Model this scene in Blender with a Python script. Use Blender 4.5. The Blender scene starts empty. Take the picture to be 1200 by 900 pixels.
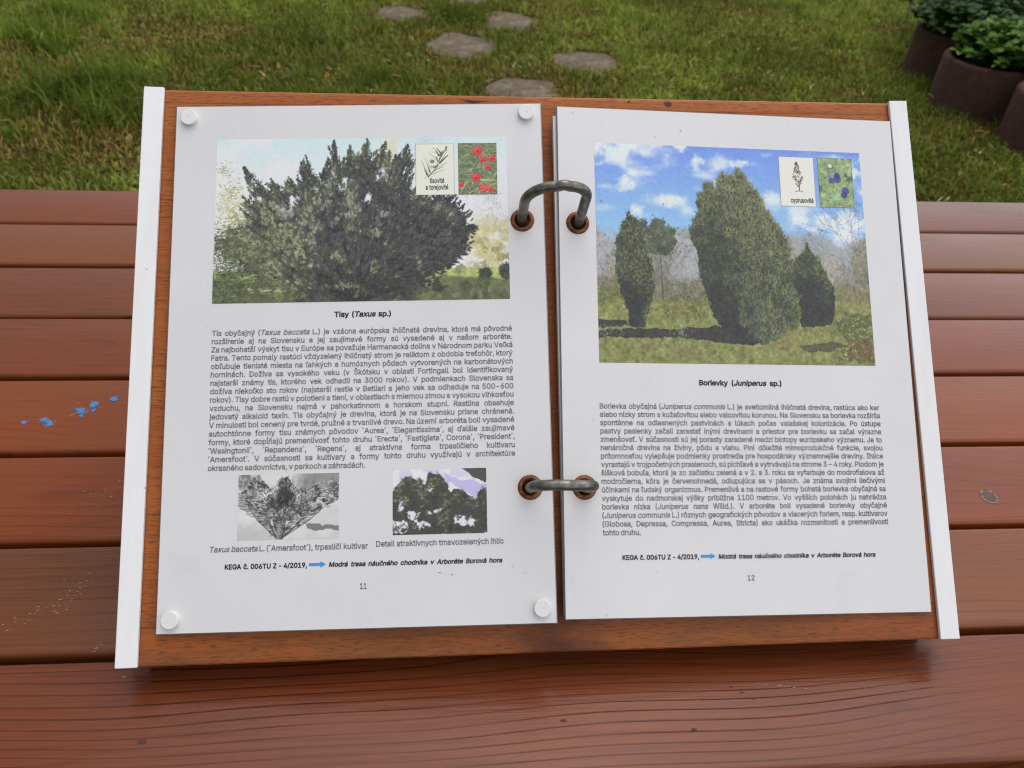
import bpy, bmesh, math, random, os
import numpy as np
from mathutils import Matrix, Vector

sc = bpy.context.scene
C = sc.collection
RAD = math.radians
TZ = 0.74                                   # table level assumed for the image fit, base for camera and board heights
TT = 0.7545                                 # height of the table top above the lawn, raised closer to the board
PS = 0.9647                                 # shrinks the table's image-derived plan coordinates towards the point below the camera

# ------------------------------------------------------------------ camera
cam = bpy.data.cameras.new('camera')
cam_ob = bpy.data.objects.new('camera', cam)
C.objects.link(cam_ob)
sc.camera = cam_ob
cam.sensor_width = 36.0
cam.lens = 932.457 / 1200.0 * 36.0
cam.clip_start = 0.02
cam.clip_end = 2000.0
PITCH, YAW, ROLL = RAD(39.0194), RAD(-5.7078), RAD(3.3024)
cam_ob.matrix_world = (Matrix.Translation((0, 0, TZ + 0.41085)) @ Matrix.Rotation(YAW, 4, 'Z')
                       @ Matrix.Rotation(math.pi / 2 - PITCH, 4, 'X') @ Matrix.Rotation(ROLL, 4, 'Z'))
cam.dof.use_dof = True
cam.dof.focus_distance = 0.44
cam.dof.aperture_fstop = 18.0

# ------------------------------------------------------------------ sky, sun, exposure
SUN_EL, SUN_AZ = RAD(72), RAD(20)          # azimuth measured from +Y (away from the camera) towards -X
w = bpy.data.worlds.new('World')
sc.world = w
w.use_nodes = True
nt = w.node_tree
bg = nt.nodes['Background']
sky = nt.nodes.new('ShaderNodeTexSky')
sky.sky_type = 'NISHITA'
sky.sun_disc = False
sky.sun_elevation = SUN_EL
sky.sun_rotation = SUN_AZ
sky.air_density = 1.0
sky.dust_density = 6.0
sky.ozone_density = 1.0
# thin overcast: pale cloud veil over the sky
tc = nt.nodes.new('ShaderNodeTexCoord')
nz = nt.nodes.new('ShaderNodeTexNoise'); nz.inputs['Scale'].default_value = 2.2; nz.inputs['Detail'].default_value = 5
rp = nt.nodes.new('ShaderNodeValToRGB')
rp.color_ramp.elements[0].position = 0.32; rp.color_ramp.elements[0].color = (4.6, 4.7, 5.0, 1)
rp.color_ramp.elements[1].position = 0.68; rp.color_ramp.elements[1].color = (7.4, 7.4, 7.5, 1)
mx = nt.nodes.new('ShaderNodeMix'); mx.data_type = 'RGBA'; mx.inputs['Factor'].default_value = 0.72
nt.links.new(tc.outputs['Generated'], nz.inputs['Vector'])
nt.links.new(nz.outputs['Fac'], rp.inputs['Fac'])
nt.links.new(sky.outputs['Color'], mx.inputs['A'])
nt.links.new(rp.outputs['Color'], mx.inputs['B'])
# added gradient: unseen sky dimmed left, brightened right, to shape the plank reflections
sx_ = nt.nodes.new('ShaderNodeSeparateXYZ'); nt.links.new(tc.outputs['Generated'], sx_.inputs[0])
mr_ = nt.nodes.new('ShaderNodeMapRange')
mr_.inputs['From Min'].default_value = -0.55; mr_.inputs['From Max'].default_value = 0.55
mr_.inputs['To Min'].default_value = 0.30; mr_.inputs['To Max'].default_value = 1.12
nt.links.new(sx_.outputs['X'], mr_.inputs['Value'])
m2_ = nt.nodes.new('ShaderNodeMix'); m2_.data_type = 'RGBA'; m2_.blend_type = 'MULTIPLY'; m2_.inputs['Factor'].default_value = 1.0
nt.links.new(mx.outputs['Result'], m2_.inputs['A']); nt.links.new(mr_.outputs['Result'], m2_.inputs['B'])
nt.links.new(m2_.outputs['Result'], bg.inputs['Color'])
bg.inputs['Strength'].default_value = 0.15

sun = bpy.data.lights.new('sun', 'SUN')
sun.energy = 0.55
sun.angle = RAD(60)
sun.color = (1.0, 0.96, 0.9)
sun_ob = bpy.data.objects.new('sun', sun)
C.objects.link(sun_ob)
sd = Vector((math.sin(SUN_AZ) * math.cos(SUN_EL), math.cos(SUN_AZ) * math.cos(SUN_EL), math.sin(SUN_EL)))
sun_ob.rotation_euler = sd.to_track_quat('Z', 'Y').to_euler()
sun_ob.location = sd * 20

vs = sc.view_settings
sc.display_settings.display_device = 'sRGB'
vs.view_transform = 'Standard'
vs.look = 'None'
vs.exposure = 0.56
vs.gamma = 1.0
vs.use_curve_mapping = False
sc.cycles.use_denoising = True
sc.cycles.denoising_prefilter = 'ACCURATE'
sc.cycles.filter_width = 1.15
sc.cycles.max_bounces = 6

# ------------------------------------------------------------------ helpers
def link(name, me, parent=None, mats=None):
    o = bpy.data.objects.new(name, me)
    C.objects.link(o)
    if mats:
        for m in (mats if isinstance(mats, (list, tuple)) else [mats]):
            me.materials.append(m)
    if parent:
        o.parent = parent
    return o

def tag(o, label=None, cat=None, group=None, kind=None):
    if label: o['label'] = label
    if cat: o['category'] = cat
    if group: o['group'] = group
    if kind: o['kind'] = kind
    return o

def empty(name, mat, label, cat, group=None):
    o = bpy.data.objects.new(name, None)
    C.objects.link(o)
    o.empty_display_size = 0.05
    o.matrix_world = mat
    return tag(o, label, cat, group)

def from_bm(name, bm, parent=None, mats=None, smooth=False):
    me = bpy.data.meshes.new(name)
    bm.normal_update()
    bm.to_mesh(me); bm.free()
    if smooth:
        me.polygons.foreach_set('use_smooth', [True] * len(me.polygons))
    return link(name, me, parent, mats)

def from_arrays(name, verts, faces, parent=None, mats=None, smooth=False, mat_index=None):
    me = bpy.data.meshes.new(name)
    me.from_pydata([tuple(v) for v in verts], [], [tuple(f) for f in faces])
    if smooth:
        me.polygons.foreach_set('use_smooth', [True] * len(me.polygons))
    if mat_index is not None:
        me.polygons.foreach_set('material_index', mat_index)
    return link(name, me, parent, mats)

def box_bm(x0, x1, y0, y1, z0, z1, bevel=0.0, seg=2, bm=None):
    own = bm is None
    if own: bm = bmesh.new()
    vs_ = [bm.verts.new((x, y, z)) for z in (z0, z1) for x, y in ((x0, y0), (x1, y0), (x1, y1), (x0, y1))]
    fs = [(3, 2, 1, 0), (4, 5, 6, 7), (0, 1, 5, 4), (1, 2, 6, 5), (2, 3, 7, 6), (3, 0, 4, 7)]
    faces = [bm.faces.new([vs_[i] for i in f]) for f in fs]
    if bevel:
        es = list({e for f in faces for e in f.edges})
        bmesh.ops.bevel(bm, geom=es, offset=bevel, segments=seg, profile=0.6, affect='EDGES')
    return bm

def tube_arrays(path, r, n=16, caps=True):
    P = [Vector(p) for p in path]
    V, F = [], []
    up = Vector((0, 1, 0))
    for i, p in enumerate(P):
        t = (P[min(i + 1, len(P) - 1)] - P[max(i - 1, 0)]).normalized()
        a = up - t * up.dot(t)
        if a.length < 1e-4: a = Vector((1, 0, 0)) - t * t.x
        a.normalize(); b = t.cross(a)
        rr = r[i] if isinstance(r, (list, tuple)) else r
        for k in range(n):
            an = 2 * math.pi * k / n
            V.append(p + a * math.cos(an) * rr + b * math.sin(an) * rr)
    for i in range(len(P) - 1):
        for k in range(n):
            k2 = (k + 1) % n
            F.append((i * n + k, i * n + k2, (i + 1) * n + k2, (i + 1) * n + k))
    if caps:
        F.append(tuple(range(n - 1, -1, -1)))
        F.append(tuple((len(P) - 1) * n + k for k in range(n)))
    return V, F

def lathe_arrays(prof, n=32, close=False):
    V, F = [], []
    for r, z in prof:
        for k in range(n):
            a = 2 * math.pi * k / n
            V.append(Vector((r * math.cos(a), r * math.sin(a), z)))
    m = len(prof)
    for i in range(m if close else m - 1):
        j = (i + 1) % m
        for k in range(n):
            k2 = (k + 1) % n
            F.append((i * n + k, i * n + k2, j * n + k2, j * n + k))
    return V, F

# ------------------------------------------------------------------ materials
def mat(name):
    m = bpy.data.materials.new(name)
    m.use_nodes = True
    return m, m.node_tree, m.node_tree.nodes['Principled BSDF']

def N(nt, typ, **kw):
    n = nt.nodes.new(typ)
    for k, v in kw.items():
        if k in n.inputs: n.inputs[k].default_value = v
        else: setattr(n, k, v)
    return n

def ramp(nt, fac, stops):
    r = nt.nodes.new('ShaderNodeValToRGB')
    el = r.color_ramp.elements
    while len(el) < len(stops): el.new(0.5)
    for e, (p, c) in zip(el, stops):
        e.position = p
        e.color = (c, c, c, 1) if isinstance(c, (int, float)) else (*c, 1)
    nt.links.new(fac, r.inputs['Fac'])
    return r.outputs['Color']

def mix(nt, fac, a, b, mode='MIX'):
    n = nt.nodes.new('ShaderNodeMix'); n.data_type = 'RGBA'; n.blend_type = mode
    for s, v in (('Factor', fac), ('A', a), ('B', b)):
        if isinstance(v, (int, float)): n.inputs[s].default_value = v if s == 'Factor' else (v, v, v, 1)
        elif isinstance(v, (tuple, list)): n.inputs[s].default_value = (*v, 1)
        else: nt.links.new(v, n.inputs[s])
    return n.outputs['Result']

def mapped(nt, scale, loc=(0, 0, 0), rot=(0, 0, 0)):
    t = nt.nodes.new('ShaderNodeTexCoord')
    mp = nt.nodes.new('ShaderNodeMapping')
    mp.inputs['Scale'].default_value = scale
    mp.inputs['Location'].default_value = loc
    mp.inputs['Rotation'].default_value = rot
    nt.links.new(t.outputs['Object'], mp.inputs['Vector'])
    return mp.outputs['Vector']

def noise(nt, vec, scale, detail=4, rough=0.55, dist=0.0):
    n = N(nt, 'ShaderNodeTexNoise', Scale=scale, Detail=detail, Roughness=rough, Distortion=dist)
    nt.links.new(vec, n.inputs['Vector'])
    return n.outputs['Fac']

def bump(nt, bsdf, h, strength, dist):
    b = N(nt, 'ShaderNodeBump', Strength=strength, Distance=dist)
    nt.links.new(h, b.inputs['Height'])
    nt.links.new(b.outputs['Normal'], bsdf.inputs['Normal'])

def plank_mat(i, base, dark, grain, rough):
    m, nt, b = mat('stained_plank_wood')
    off = (3.7 * i, 1.9 * i, 0)
    # long wavy growth rings
    v = mapped(nt, (0.9, 9.0, 9.0), off)
    wob = noise(nt, mapped(nt, (1.6, 7.0, 7.0), off), 1.0, 2, 0.5)
    wv = N(nt, 'ShaderNodeTexWave', wave_type='BANDS', bands_direction='Y', wave_profile='SAW', Scale=5.0, Distortion=1.3)
    wv.inputs['Detail'].default_value = 2; wv.inputs['Detail Scale'].default_value = 0.7
    vm = N(nt, 'ShaderNodeVectorMath', operation='ADD')
    sc_ = N(nt, 'ShaderNodeMath', operation='MULTIPLY'); sc_.inputs[1].default_value = 0.9
    nt.links.new(wob, sc_.inputs[0])
    cb = N(nt, 'ShaderNodeCombineXYZ'); nt.links.new(sc_.outputs[0], cb.inputs['Y'])
    nt.links.new(v, vm.inputs[0]); nt.links.new(cb.outputs[0], vm.inputs[1])
    nt.links.new(vm.outputs[0], wv.inputs['Vector'])
    lines = ramp(nt, wv.outputs['Fac'], [(0.0, 0.0), (0.82, 0.05), (0.93, 1.0), (1.0, 1.0)])
    brk = ramp(nt, noise(nt, mapped(nt, (5, 30, 30), off), 1.0, 3), [(0.3, 0.15), (0.6, 1.0)])
    lines = mix(nt, 1.0, lines, brk, 'MULTIPLY')
    fine = noise(nt, mapped(nt, (14, 420, 420), off), 1.0, 3, 0.6)
    blot = noise(nt, mapped(nt, (2.5, 7, 7), off), 1.4, 4, 0.6)
    c = mix(nt, ramp(nt, blot, [(0.3, 0.0), (0.7, 1.0)]), base, tuple(x * y for x, y in zip(base, (0.72, 0.85, 1.0))))
    c = mix(nt, ramp(nt, fine, [(0.46, 0.0), (0.72, 0.5)]), c, dark)
    kn_ = noise(nt, mapped(nt, (9, 34, 34), (off[0] + 2, off[1], 4)), 1.0, 3, 0.6)
    c = mix(nt, ramp(nt, kn_, [(0.68, 0.0), (0.76, 0.6)]), c, dark)
    # warmer where the stain is fresh, greyer-brown where it is worn
    wide = noise(nt, mapped(nt, (1.3, 3.2, 3.2), (off[0] + 5, off[1], 1)), 1.0, 3, 0.5)
    c = mix(nt, ramp(nt, wide, [(0.40, 0.0), (0.62, 0.8)]), c, tuple(x * y for x, y in zip(base, (1.28, 1.12, 0.8))))
    gl = mix(nt, 1.0, lines, (grain,) * 3, 'MULTIPLY')
    c = mix(nt, gl, c, dark)
    # pale rubbed scuffs
    sp = noise(nt, mapped(nt, (7, 11, 11), (off[0], off[1], 2)), 1.6, 6, 0.75, 1.2)
    c = mix(nt, ramp(nt, sp, [(0.66, 0.0), (0.8, 0.20)]), c, (0.26, 0.16, 0.11))
    nt.links.new(c, b.inputs['Base Color'])
    r = ramp(nt, noise(nt, mapped(nt, (6, 26, 26), off), 1.3, 4), [(0.25, rough - 0.07), (0.75, rough + 0.10)])
    nt.links.new(r, b.inputs['Roughness'])
    h = mix(nt, 0.35, mix(nt, 1.0, 1.0, gl, 'SUBTRACT'), fine)
    bump(nt, b, h, 0.35, 0.0012)
    b.inputs['Specular IOR Level'].default_value = 0.35
    return m

def low2(nt, sp):
    m = N(nt, 'ShaderNodeMapRange'); m.inputs['From Min'].default_value = -0.10; m.inputs['From Max'].default_value = -0.14
    nt.links.new(sp.outputs['Y'], m.inputs['Value'])
    return m.outputs['Result']

def board_mat():
    m, nt, b = mat('oiled_board_wood')
    fine = noise(nt, mapped(nt, (22, 480, 60)), 1.0, 5, 0.7)
    pore = noise(nt, mapped(nt, (150, 1500, 60)), 1.0, 2, 0.5)
    wide = noise(nt, mapped(nt, (3, 26, 10)), 1.0, 4, 0.6, 0.6)
    # the board is glued up from strips about 5 cm wide: each strip a little different
    t = N(nt, 'ShaderNodeTexCoord'); sp = N(nt, 'ShaderNodeSeparateXYZ'); nt.links.new(t.outputs['Object'], sp.inputs[0])
    mm = N(nt, 'ShaderNodeMath', operation='MULTIPLY_ADD'); mm.inputs[1].default_value = 1 / 0.058; mm.inputs[2].default_value = 0.42
    nt.links.new(sp.outputs['Y'], mm.inputs[0])
    fl = N(nt, 'ShaderNodeMath', operation='FLOOR'); nt.links.new(mm.outputs[0], fl.inputs[0])
    fr = N(nt, 'ShaderNodeMath', operation='FRACT'); nt.links.new(mm.outputs[0], fr.inputs[0])
    wn = N(nt, 'ShaderNodeTexWhiteNoise', noise_dimensions='1D'); nt.links.new(fl.outputs[0], wn.inputs['W'])
    c = mix(nt, ramp(nt, wide, [(0.3, 0.0), (0.7, 1.0)]), (0.40, 0.120, 0.028), (0.30, 0.078, 0.019))
    c = mix(nt, mix(nt, 1.0, wn.outputs['Value'], 0.45, 'MULTIPLY'), c, (0.45, 0.150, 0.036))
    c = mix(nt, ramp(nt, fine, [(0.50, 0.0), (0.72, 0.55)]), c, (0.13, 0.036, 0.010))
    c = mix(nt, ramp(nt, pore, [(0.52, 0.0), (0.66, 0.6)]), c, (0.09, 0.024, 0.009))
    # dark weathering towards the lower edge
    low = N(nt, 'ShaderNodeMapRange'); low.inputs['From Min'].default_value = -0.13; low.inputs['From Max'].default_value = -0.165
    nt.links.new(sp.outputs['Y'], low.inputs['Value'])
    st = ramp(nt, noise(nt, mapped(nt, (14, 60, 10)), 1.0, 5, 0.7), [(0.42, 0.0), (0.62, 0.75)])
    c = mix(nt, mix(nt, 1.0, low.outputs['Result'], st, 'MULTIPLY'), c, (0.10, 0.062, 0.028))
    # a purplish dark heart streak crossing the lower middle
    hx = N(nt, 'ShaderNodeMath', operation='MULTIPLY_ADD'); hx.inputs[1].default_value = 16.0; hx.inputs[2].default_value = 0.0
    nt.links.new(sp.outputs['X'], hx.inputs[0])
    ha = N(nt, 'ShaderNodeMath', operation='ABSOLUTE'); nt.links.new(hx.outputs[0], ha.inputs[0])
    hn = N(nt, 'ShaderNodeMath', operation='ADD'); nt.links.new(ha.outputs[0], hn.inputs[0]); nt.links.new(noise(nt, mapped(nt, (12, 45, 10)), 1.0, 4), hn.inputs[1])
    c = mix(nt, mix(nt, 1.0, ramp(nt, hn.outputs[0], [(0.55, 0.75), (1.1, 0.0)]), low2(nt, sp), 'MULTIPLY'), c, (0.055, 0.014, 0.010))
    seam = ramp(nt, fr.outputs[0], [(0.0, 1.0), (0.02, 0.0)])
    c = mix(nt, mix(nt, 1.0, seam, 0.6, 'MULTIPLY'), c, (0.07, 0.02, 0.01))
    nt.links.new(c, b.inputs['Base Color'])
    b.inputs['Roughness'].default_value = 0.42
    b.inputs['Specular IOR Level'].default_value = 0.22
    bump(nt, b, mix(nt, 0.5, fine, pore), 0.12, 0.0008)
    return m

def paper_mat(name='laminated_paper', base=0.71, rough=0.36):
    m, nt, b = mat(name)
    d = noise(nt, mapped(nt, (9, 9, 9)), 1.5, 5, 0.6)
    f = noise(nt, mapped(nt, (1, 1, 1)), 900, 2)
    c = mix(nt, ramp(nt, d, [(0.35, 0.0), (0.75, 1.0)]), (base, base * 1.0, base * 1.012), (base * 0.95, base * 0.945, base * 0.945))
    t_ = N(nt, 'ShaderNodeTexCoord')
    wob = noise(nt, mapped(nt, (1, 1, 1)), 220, 3)
    for (ex, ey, am) in ((-.0128, .0767, .28), (-.0118, -.0718, .22), (.0190, .0765, .25), (.0178, -.0740, .40)):
        vd = N(nt, 'ShaderNodeVectorMath', operation='DISTANCE'); nt.links.new(t_.outputs['Object'], vd.inputs[0]); vd.inputs[1].default_value = (ex, ey, .012)
        ad = N(nt, 'ShaderNodeMath', operation='MULTIPLY_ADD'); ad.inputs[1].default_value = .005; nt.links.new(wob, ad.inputs[0]); nt.links.new(vd.outputs['Value'], ad.inputs[2])
        c = mix(nt, ramp(nt, ad.outputs[0], [(.0075, am), (.0135, 0.0)]), c, (0.46, 0.34, 0.24))
    edge_d = noise(nt, mapped(nt, (1, 1, 1), (9, 9, 1)), 34, 5, 0.7)
    c = mix(nt, ramp(nt, edge_d, [(0.58, 0.0), (0.78, 0.22)]), c, (0.50, 0.485, 0.47))
    spk = noise(nt, mapped(nt, (1, 1, 1), (3, 1, 7)), 260, 2, 0.5)
    c = mix(nt, ramp(nt, spk, [(0.74, 0.0), (0.80, 0.35)]), c, (0.32, 0.30, 0.28))
    nt.links.new(c, b.inputs['Base Color'])
    b.inputs['Roughness'].default_value = rough
    wv_ = noise(nt, mapped(nt, (1, 1, 1), (1, 2, 3)), 22, 3)
    bump(nt, b, mix(nt, 0.12, wv_, f), 0.12, 0.0012)
    return m

def flat_mat(name, col, rough=0.5, metal=0.0, var=0.15, scale=60.0, bumpy=0.0):
    m, nt, b = mat(name)
    n = noise(nt, mapped(nt, (1, 1, 1)), scale, 5, 0.6)
    c = mix(nt, n, tuple(x * (1 - var) for x in col), tuple(min(1, x * (1 + var)) for x in col))
    nt.links.new(c, b.inputs['Base Color'])
    b.inputs['Roughness'].default_value = rough
    b.inputs['Metallic'].default_value = metal
    if bumpy: bump(nt, b, n, bumpy, 0.001)
    return m

def attr_mat(name, rough=0.36, spec=0.5, trans=0.0):
    m, nt, b = mat(name)
    a = N(nt, 'ShaderNodeAttribute', attribute_name='Col')
    nt.links.new(a.outputs['Color'], b.inputs['Base Color'])
    b.inputs['Roughness'].default_value = rough
    b.inputs['Specular IOR Level'].default_value = spec
    if trans:
        tr = N(nt, 'ShaderNodeBsdfTranslucent'); nt.links.new(a.outputs['Color'], tr.inputs['Color'])
        ms = N(nt, 'ShaderNodeMixShader'); ms.inputs['Fac'].default_value = trans
        nt.links.new(b.outputs[0], ms.inputs[1]); nt.links.new(tr.outputs[0], ms.inputs[2])
        nt.links.new(ms.outputs[0], nt.nodes['Material Output'].inputs['Surface'])
    return m

def rust_mat():
    m, nt, b = mat('rusted_eyelet_steel')
    n = noise(nt, mapped(nt, (1, 1, 1)), 420, 5, 0.65)
    c = ramp(nt, n, [(0.3, (0.055, 0.018, 0.009)), (0.5, (0.17, 0.055, 0.02)), (0.72, (0.36, 0.14, 0.05))])
    nt.links.new(c, b.inputs['Base Color'])
    b.inputs['Roughness'].default_value = 0.6
    b.inputs['Metallic'].default_value = 0.25
    bump(nt, b, n, 0.3, 0.0006)
    return m

def steel_mat():
    m, nt, b = mat('weathered_ring_steel')
    n = noise(nt, mapped(nt, (1, 1, 1)), 160, 6, 0.7)
    c = ramp(nt, n, [(0.3, (0.055, 0.048, 0.036)), (0.48, (0.15, 0.14, 0.118)), (0.66, (0.27, 0.26, 0.23)), (0.78, (0.12, 0.075, 0.035))])
    nt.links.new(c, b.inputs['Base Color'])
    b.inputs['Metallic'].default_value = 0.75
    nt.links.new(ramp(nt, n, [(0.3, 0.50), (0.7, 0.28)]), b.inputs['Roughness'])
    bump(nt, b, n, 0.25, 0.0005)
    return m

def ground_mat():
    m, nt, b = mat('lawn_soil_and_thatch')
    n1 = noise(nt, mapped(nt, (1, 1, 1)), 1.1, 4, 0.6)
    n2 = noise(nt, mapped(nt, (1, 1, 1)), 38, 6, 0.7)
    c = mix(nt, ramp(nt, n1, [(0.35, 0.0), (0.65, 1.0)]), (0.045, 0.055, 0.007), (0.088, 0.066, 0.016))
    c = mix(nt, ramp(nt, n2, [(0.35, 0.0), (0.7, 1.0)]), c, (0.030, 0.026, 0.012))
    nt.links.new(c, b.inputs['Base Color'])
    b.inputs['Roughness'].default_value = 0.95
    b.inputs['Specular IOR Level'].default_value = 0.05
    bump(nt, b, n2, 0.8, 0.02)
    return m

def concrete_mat(name, a, bcol, scale=30):
    m, nt, b = mat(name)
    n = noise(nt, mapped(nt, (1, 1, 1)), scale, 6, 0.7)
    n2 = noise(nt, mapped(nt, (1, 1, 1)), scale * 9, 3, 0.6)
    c = mix(nt, ramp(nt, n, [(0.3, 0.0), (0.7, 1.0)]), a, bcol)
    c = mix(nt, ramp(nt, n2, [(0.5, 0.0), (0.7, 0.6)]), c, tuple(x * 0.45 for x in a))
    nt.links.new(c, b.inputs['Base Color'])
    b.inputs['Roughness'].default_value = 0.92
    bump(nt, b, n2, 1.0, 0.012)
    return m

# ------------------------------------------------------------------ the lawn
def sm(x, a, b):
    t = np.clip((x - a) / (b - a), 0, 1)
    return t * t * (3 - 2 * t)

def vnoise(x, y, s, seed):
    """value noise on scattered points"""
    r = np.random.RandomState(seed).rand(64, 64)
    X = x / s + 1000; Y = y / s + 1000
    i = np.floor(X).astype(int); j = np.floor(Y).astype(int)
    fx = X - i; fy = Y - j
    fx = fx * fx * (3 - 2 * fx); fy = fy * fy * (3 - 2 * fy)
    g = lambda a, b: r[a % 64, b % 64]
    return (g(i, j) * (1 - fx) + g(i + 1, j) * fx) * (1 - fy) + (g(i, j + 1) * (1 - fx) + g(i + 1, j + 1) * fx) * fy

bm = bmesh.new()
bmesh.ops.create_grid(bm, x_segments=8, y_segments=8, size=400)
tag(from_bm('lawn_ground', bm, None, ground_mat()), kind='structure')

STONES = [  # centre, half-width x, half-depth y, rotation
    (-0.25, 4.49, 0.135, 0.150, 0.2), (0.32, 4.41, 0.130, 0.180, -0.3), (0.065, 3.97, 0.165, 0.180, 0.5),
    (0.635, 3.775, 0.148, 0.155, -0.2), (0.305, 3.37, 0.150, 0.150, 0.1), (0.13, 4.87, 0.150, 0.150, 0.4)]
PLANTERS = [(2.355, 3.725), (2.275, 3.305), (2.36, 2.885)]
PR = 0.195

def grass():
    rs = np.random.RandomState(4)
    def region(n, x0, x1, y0, y1):
        return rs.uniform(x0, x1, n), rs.uniform(y0, y1, n)
    parts = [region(150000, -2.7, 2.3, 2.1, 5.6), region(50000, 2.0, 4.6, 2.1, 6.2), region(30000, -4.2, -2.5, 1.5, 6.0),
             region(25000, -3.5, 4.5, 5.5, 8.5), region(22000, -2.4, 2.6, 0.9, 2.2)]
    x = np.concatenate([p[0] for p in parts]); y = np.concatenate([p[1] for p in parts])
    keep = np.ones(len(x), bool)
    for (sx, sy, a, b_, ro) in STONES:
        dx, dy = x - sx, y - sy
        keep &= ((dx / (a * 0.96)) ** 2 + (dy / (b_ * 0.96)) ** 2) > 1 + 0.8 * (vnoise(x, y, 0.05, 7) - .5)
    for (px, py) in PLANTERS:
        keep &= (x - px) ** 2 + (y - py) ** 2 > (PR + 0.008) ** 2
    # thin, worn turf in patches
    bare = vnoise(x, y, 0.34, 3) * 0.6 + vnoise(x, y, 0.12, 5) * 0.4
    dryf = sm(bare, 0.50, 0.72) * np.where(x < -0.9, 1.0, 0.62) + 0.7 * sm(bare, .42, .62) * sm(-x, 1.1, 1.7) * sm(-y, -3.6, -2.6)
    dryf = np.clip(dryf, 0, 1)
    keep &= rs.rand(len(x)) > 0.36 * dryf
    x, y, dryf = x[keep], y[keep], dryf[keep]
    n = len(x)
    tall = sm(vnoise(x, y, 0.45, 11), 0.42, 0.8) * sm(-x, 0.15, 0.9) * sm(y, 2.5, 3.1) * (0.35 + 1.1 * sm(vnoise(x, y, 0.13, 19), .35, .75))
    tall = np.maximum(tall, 0.35 * sm(vnoise(x, y, 0.2, 12), 0.6, 0.9))
    tuft = 0.55 + 0.9 * vnoise(x, y, 0.07, 31)
    h = (0.020 + 0.034 * rs.rand(n)) * tuft * (1 - 0.25 * dryf) + tall * (0.03 + 0.13 * rs.rand(n) ** 1.6)
    wd = (0.0012 + 0.0022 * rs.rand(n)) * (1 + 0.25 * tall)
    isdry = rs.rand(n) < 0.10 + 0.62 * dryf + 0.25 * np.clip(1 - np.min([np.hypot((x - q[0]) / (q[2] + .09), (y - q[1]) / (q[3] + .09)) for q in STONES], axis=0), 0, 1) * 3
    h[isdry] = np.minimum(h[isdry], 0.02 + 0.03 * rs.rand(isdry.sum()))
    clov = (rs.rand(n) < 0.04 + 0.40 * sm(vnoise(x, y, 0.16, 44), 0.5, 0.75)) & (tall < 0.2)          # broad weedy leaves low in the turf
    wd[clov] *= 3.2; h[clov] *= 0.65
    az = rs.rand(n) * 2 * np.pi
    lean = np.clip(rs.normal(0.85, 0.42, n), 0.1, 1.5)
    flop = rs.rand(n) < 0.15; lean[flop] = rs.uniform(1.2, 1.5, flop.sum())
    lx, ly = np.cos(az), np.sin(az)
    tw = az + np.pi / 2 + rs.normal(0, 0.5, n)
    wx, wy = np.cos(tw) * wd, np.sin(tw) * wd
    V = np.zeros((n, 5, 3), np.float32)
    z0 = 0.0
    mh = 0.55
    l1 = lean * 0.55
    mxx = x + lx * np.sin(l1) * h * mh; myy = y + ly * np.sin(l1) * h * mh; mz = np.cos(l1) * h * mh
    tx = mxx + lx * np.sin(lean * 1.25) * h * (1 - mh); ty = myy + ly * np.sin(lean * 1.25) * h * (1 - mh)
    tz = np.maximum(mz + np.cos(np.minimum(lean * 1.25, 1.75)) * h * (1 - mh), 0.003)
    V[:, 0] = np.stack([x - wx, y - wy, np.full(n, z0)], 1); V[:, 1] = np.stack([x + wx, y + wy, np.full(n, z0)], 1)
    V[:, 2] = np.stack([mxx + wx * .8, myy + wy * .8, mz], 1); V[:, 3] = np.stack([mxx - wx * .8, myy - wy * .8, mz], 1)
    V[:, 4] = np.stack([tx, ty, tz], 1)
    base = np.arange(n)[:, None] * 5
    loops = np.concatenate([base + np.array([0, 1, 2, 3]), base + np.array([3, 2, 4])], 1).ravel().astype(np.int32)
    starts = (np.arange(n)[:, None] * 7 + np.array([0, 4])).ravel().astype(np.int32)
    tots = np.tile(np.array([4, 3], np.int32), n)
    me = bpy.data.meshes.new('grass')
    me.vertices.add(n * 5); me.vertices.foreach_set('co', V.ravel())
    me.loops.add(n * 7); me.loops.foreach_set('vertex_index', loops)
    me.polygons.add(n * 2); me.polygons.foreach_set('loop_start', starts)
    me.polygons.foreach_set('loop_total', tots)
    me.update(calc_edges=True)
    g1 = np.array([0.125, 0.185, 0.018]); g2 = np.array([0.330, 0.335, 0.085]); g3 = np.array([0.045, 0.095, 0.006])
    dry = np.array([0.36, 0.26, 0.075])
    k = rs.rand(n)[:, None]; pv = (0.5 * vnoise(x, y, 0.5, 21) + 0.5 * vnoise(x, y, 0.11, 22))[:, None]
    col = g1 * (1 - k) + g2 * k
    col = col * (1 - 0.55 * (1 - pv)) + g3 * 0.55 * (1 - pv)
    col[tall > .3] = col[tall > .3] * 0.55 + g3 * 0.45
    patch = 0.86 + 0.66 * sm(vnoise(x, y, 0.75, 51) * .65 + vnoise(x, y, 0.22, 52) * .35, .3, .72)
    col = col * patch[:, None] * np.array([1.0 , 1.0, .95])
    isdry = isdry[:, None]
    col = np.where(isdry, dry * (0.45 + 0.75 * rs.rand(n)[:, None]), col)
    col = col * (0.62 + 0.8 * rs.rand(n)[:, None])
    cc = np.ones((n, 5, 4), np.float32); cc[:, :, :3] = col[:, None, :]
    at = me.color_attributes.new('Col', 'FLOAT_COLOR', 'POINT')
    at.data.foreach_set('color', cc.ravel())
    o = link('grass', me, None, attr_mat('grass_blades', 0.65, 0.06, 0.30))
    tag(o, 'patchy mown lawn grass with dry straw tufts', 'grass', kind='stuff')
grass()

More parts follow.
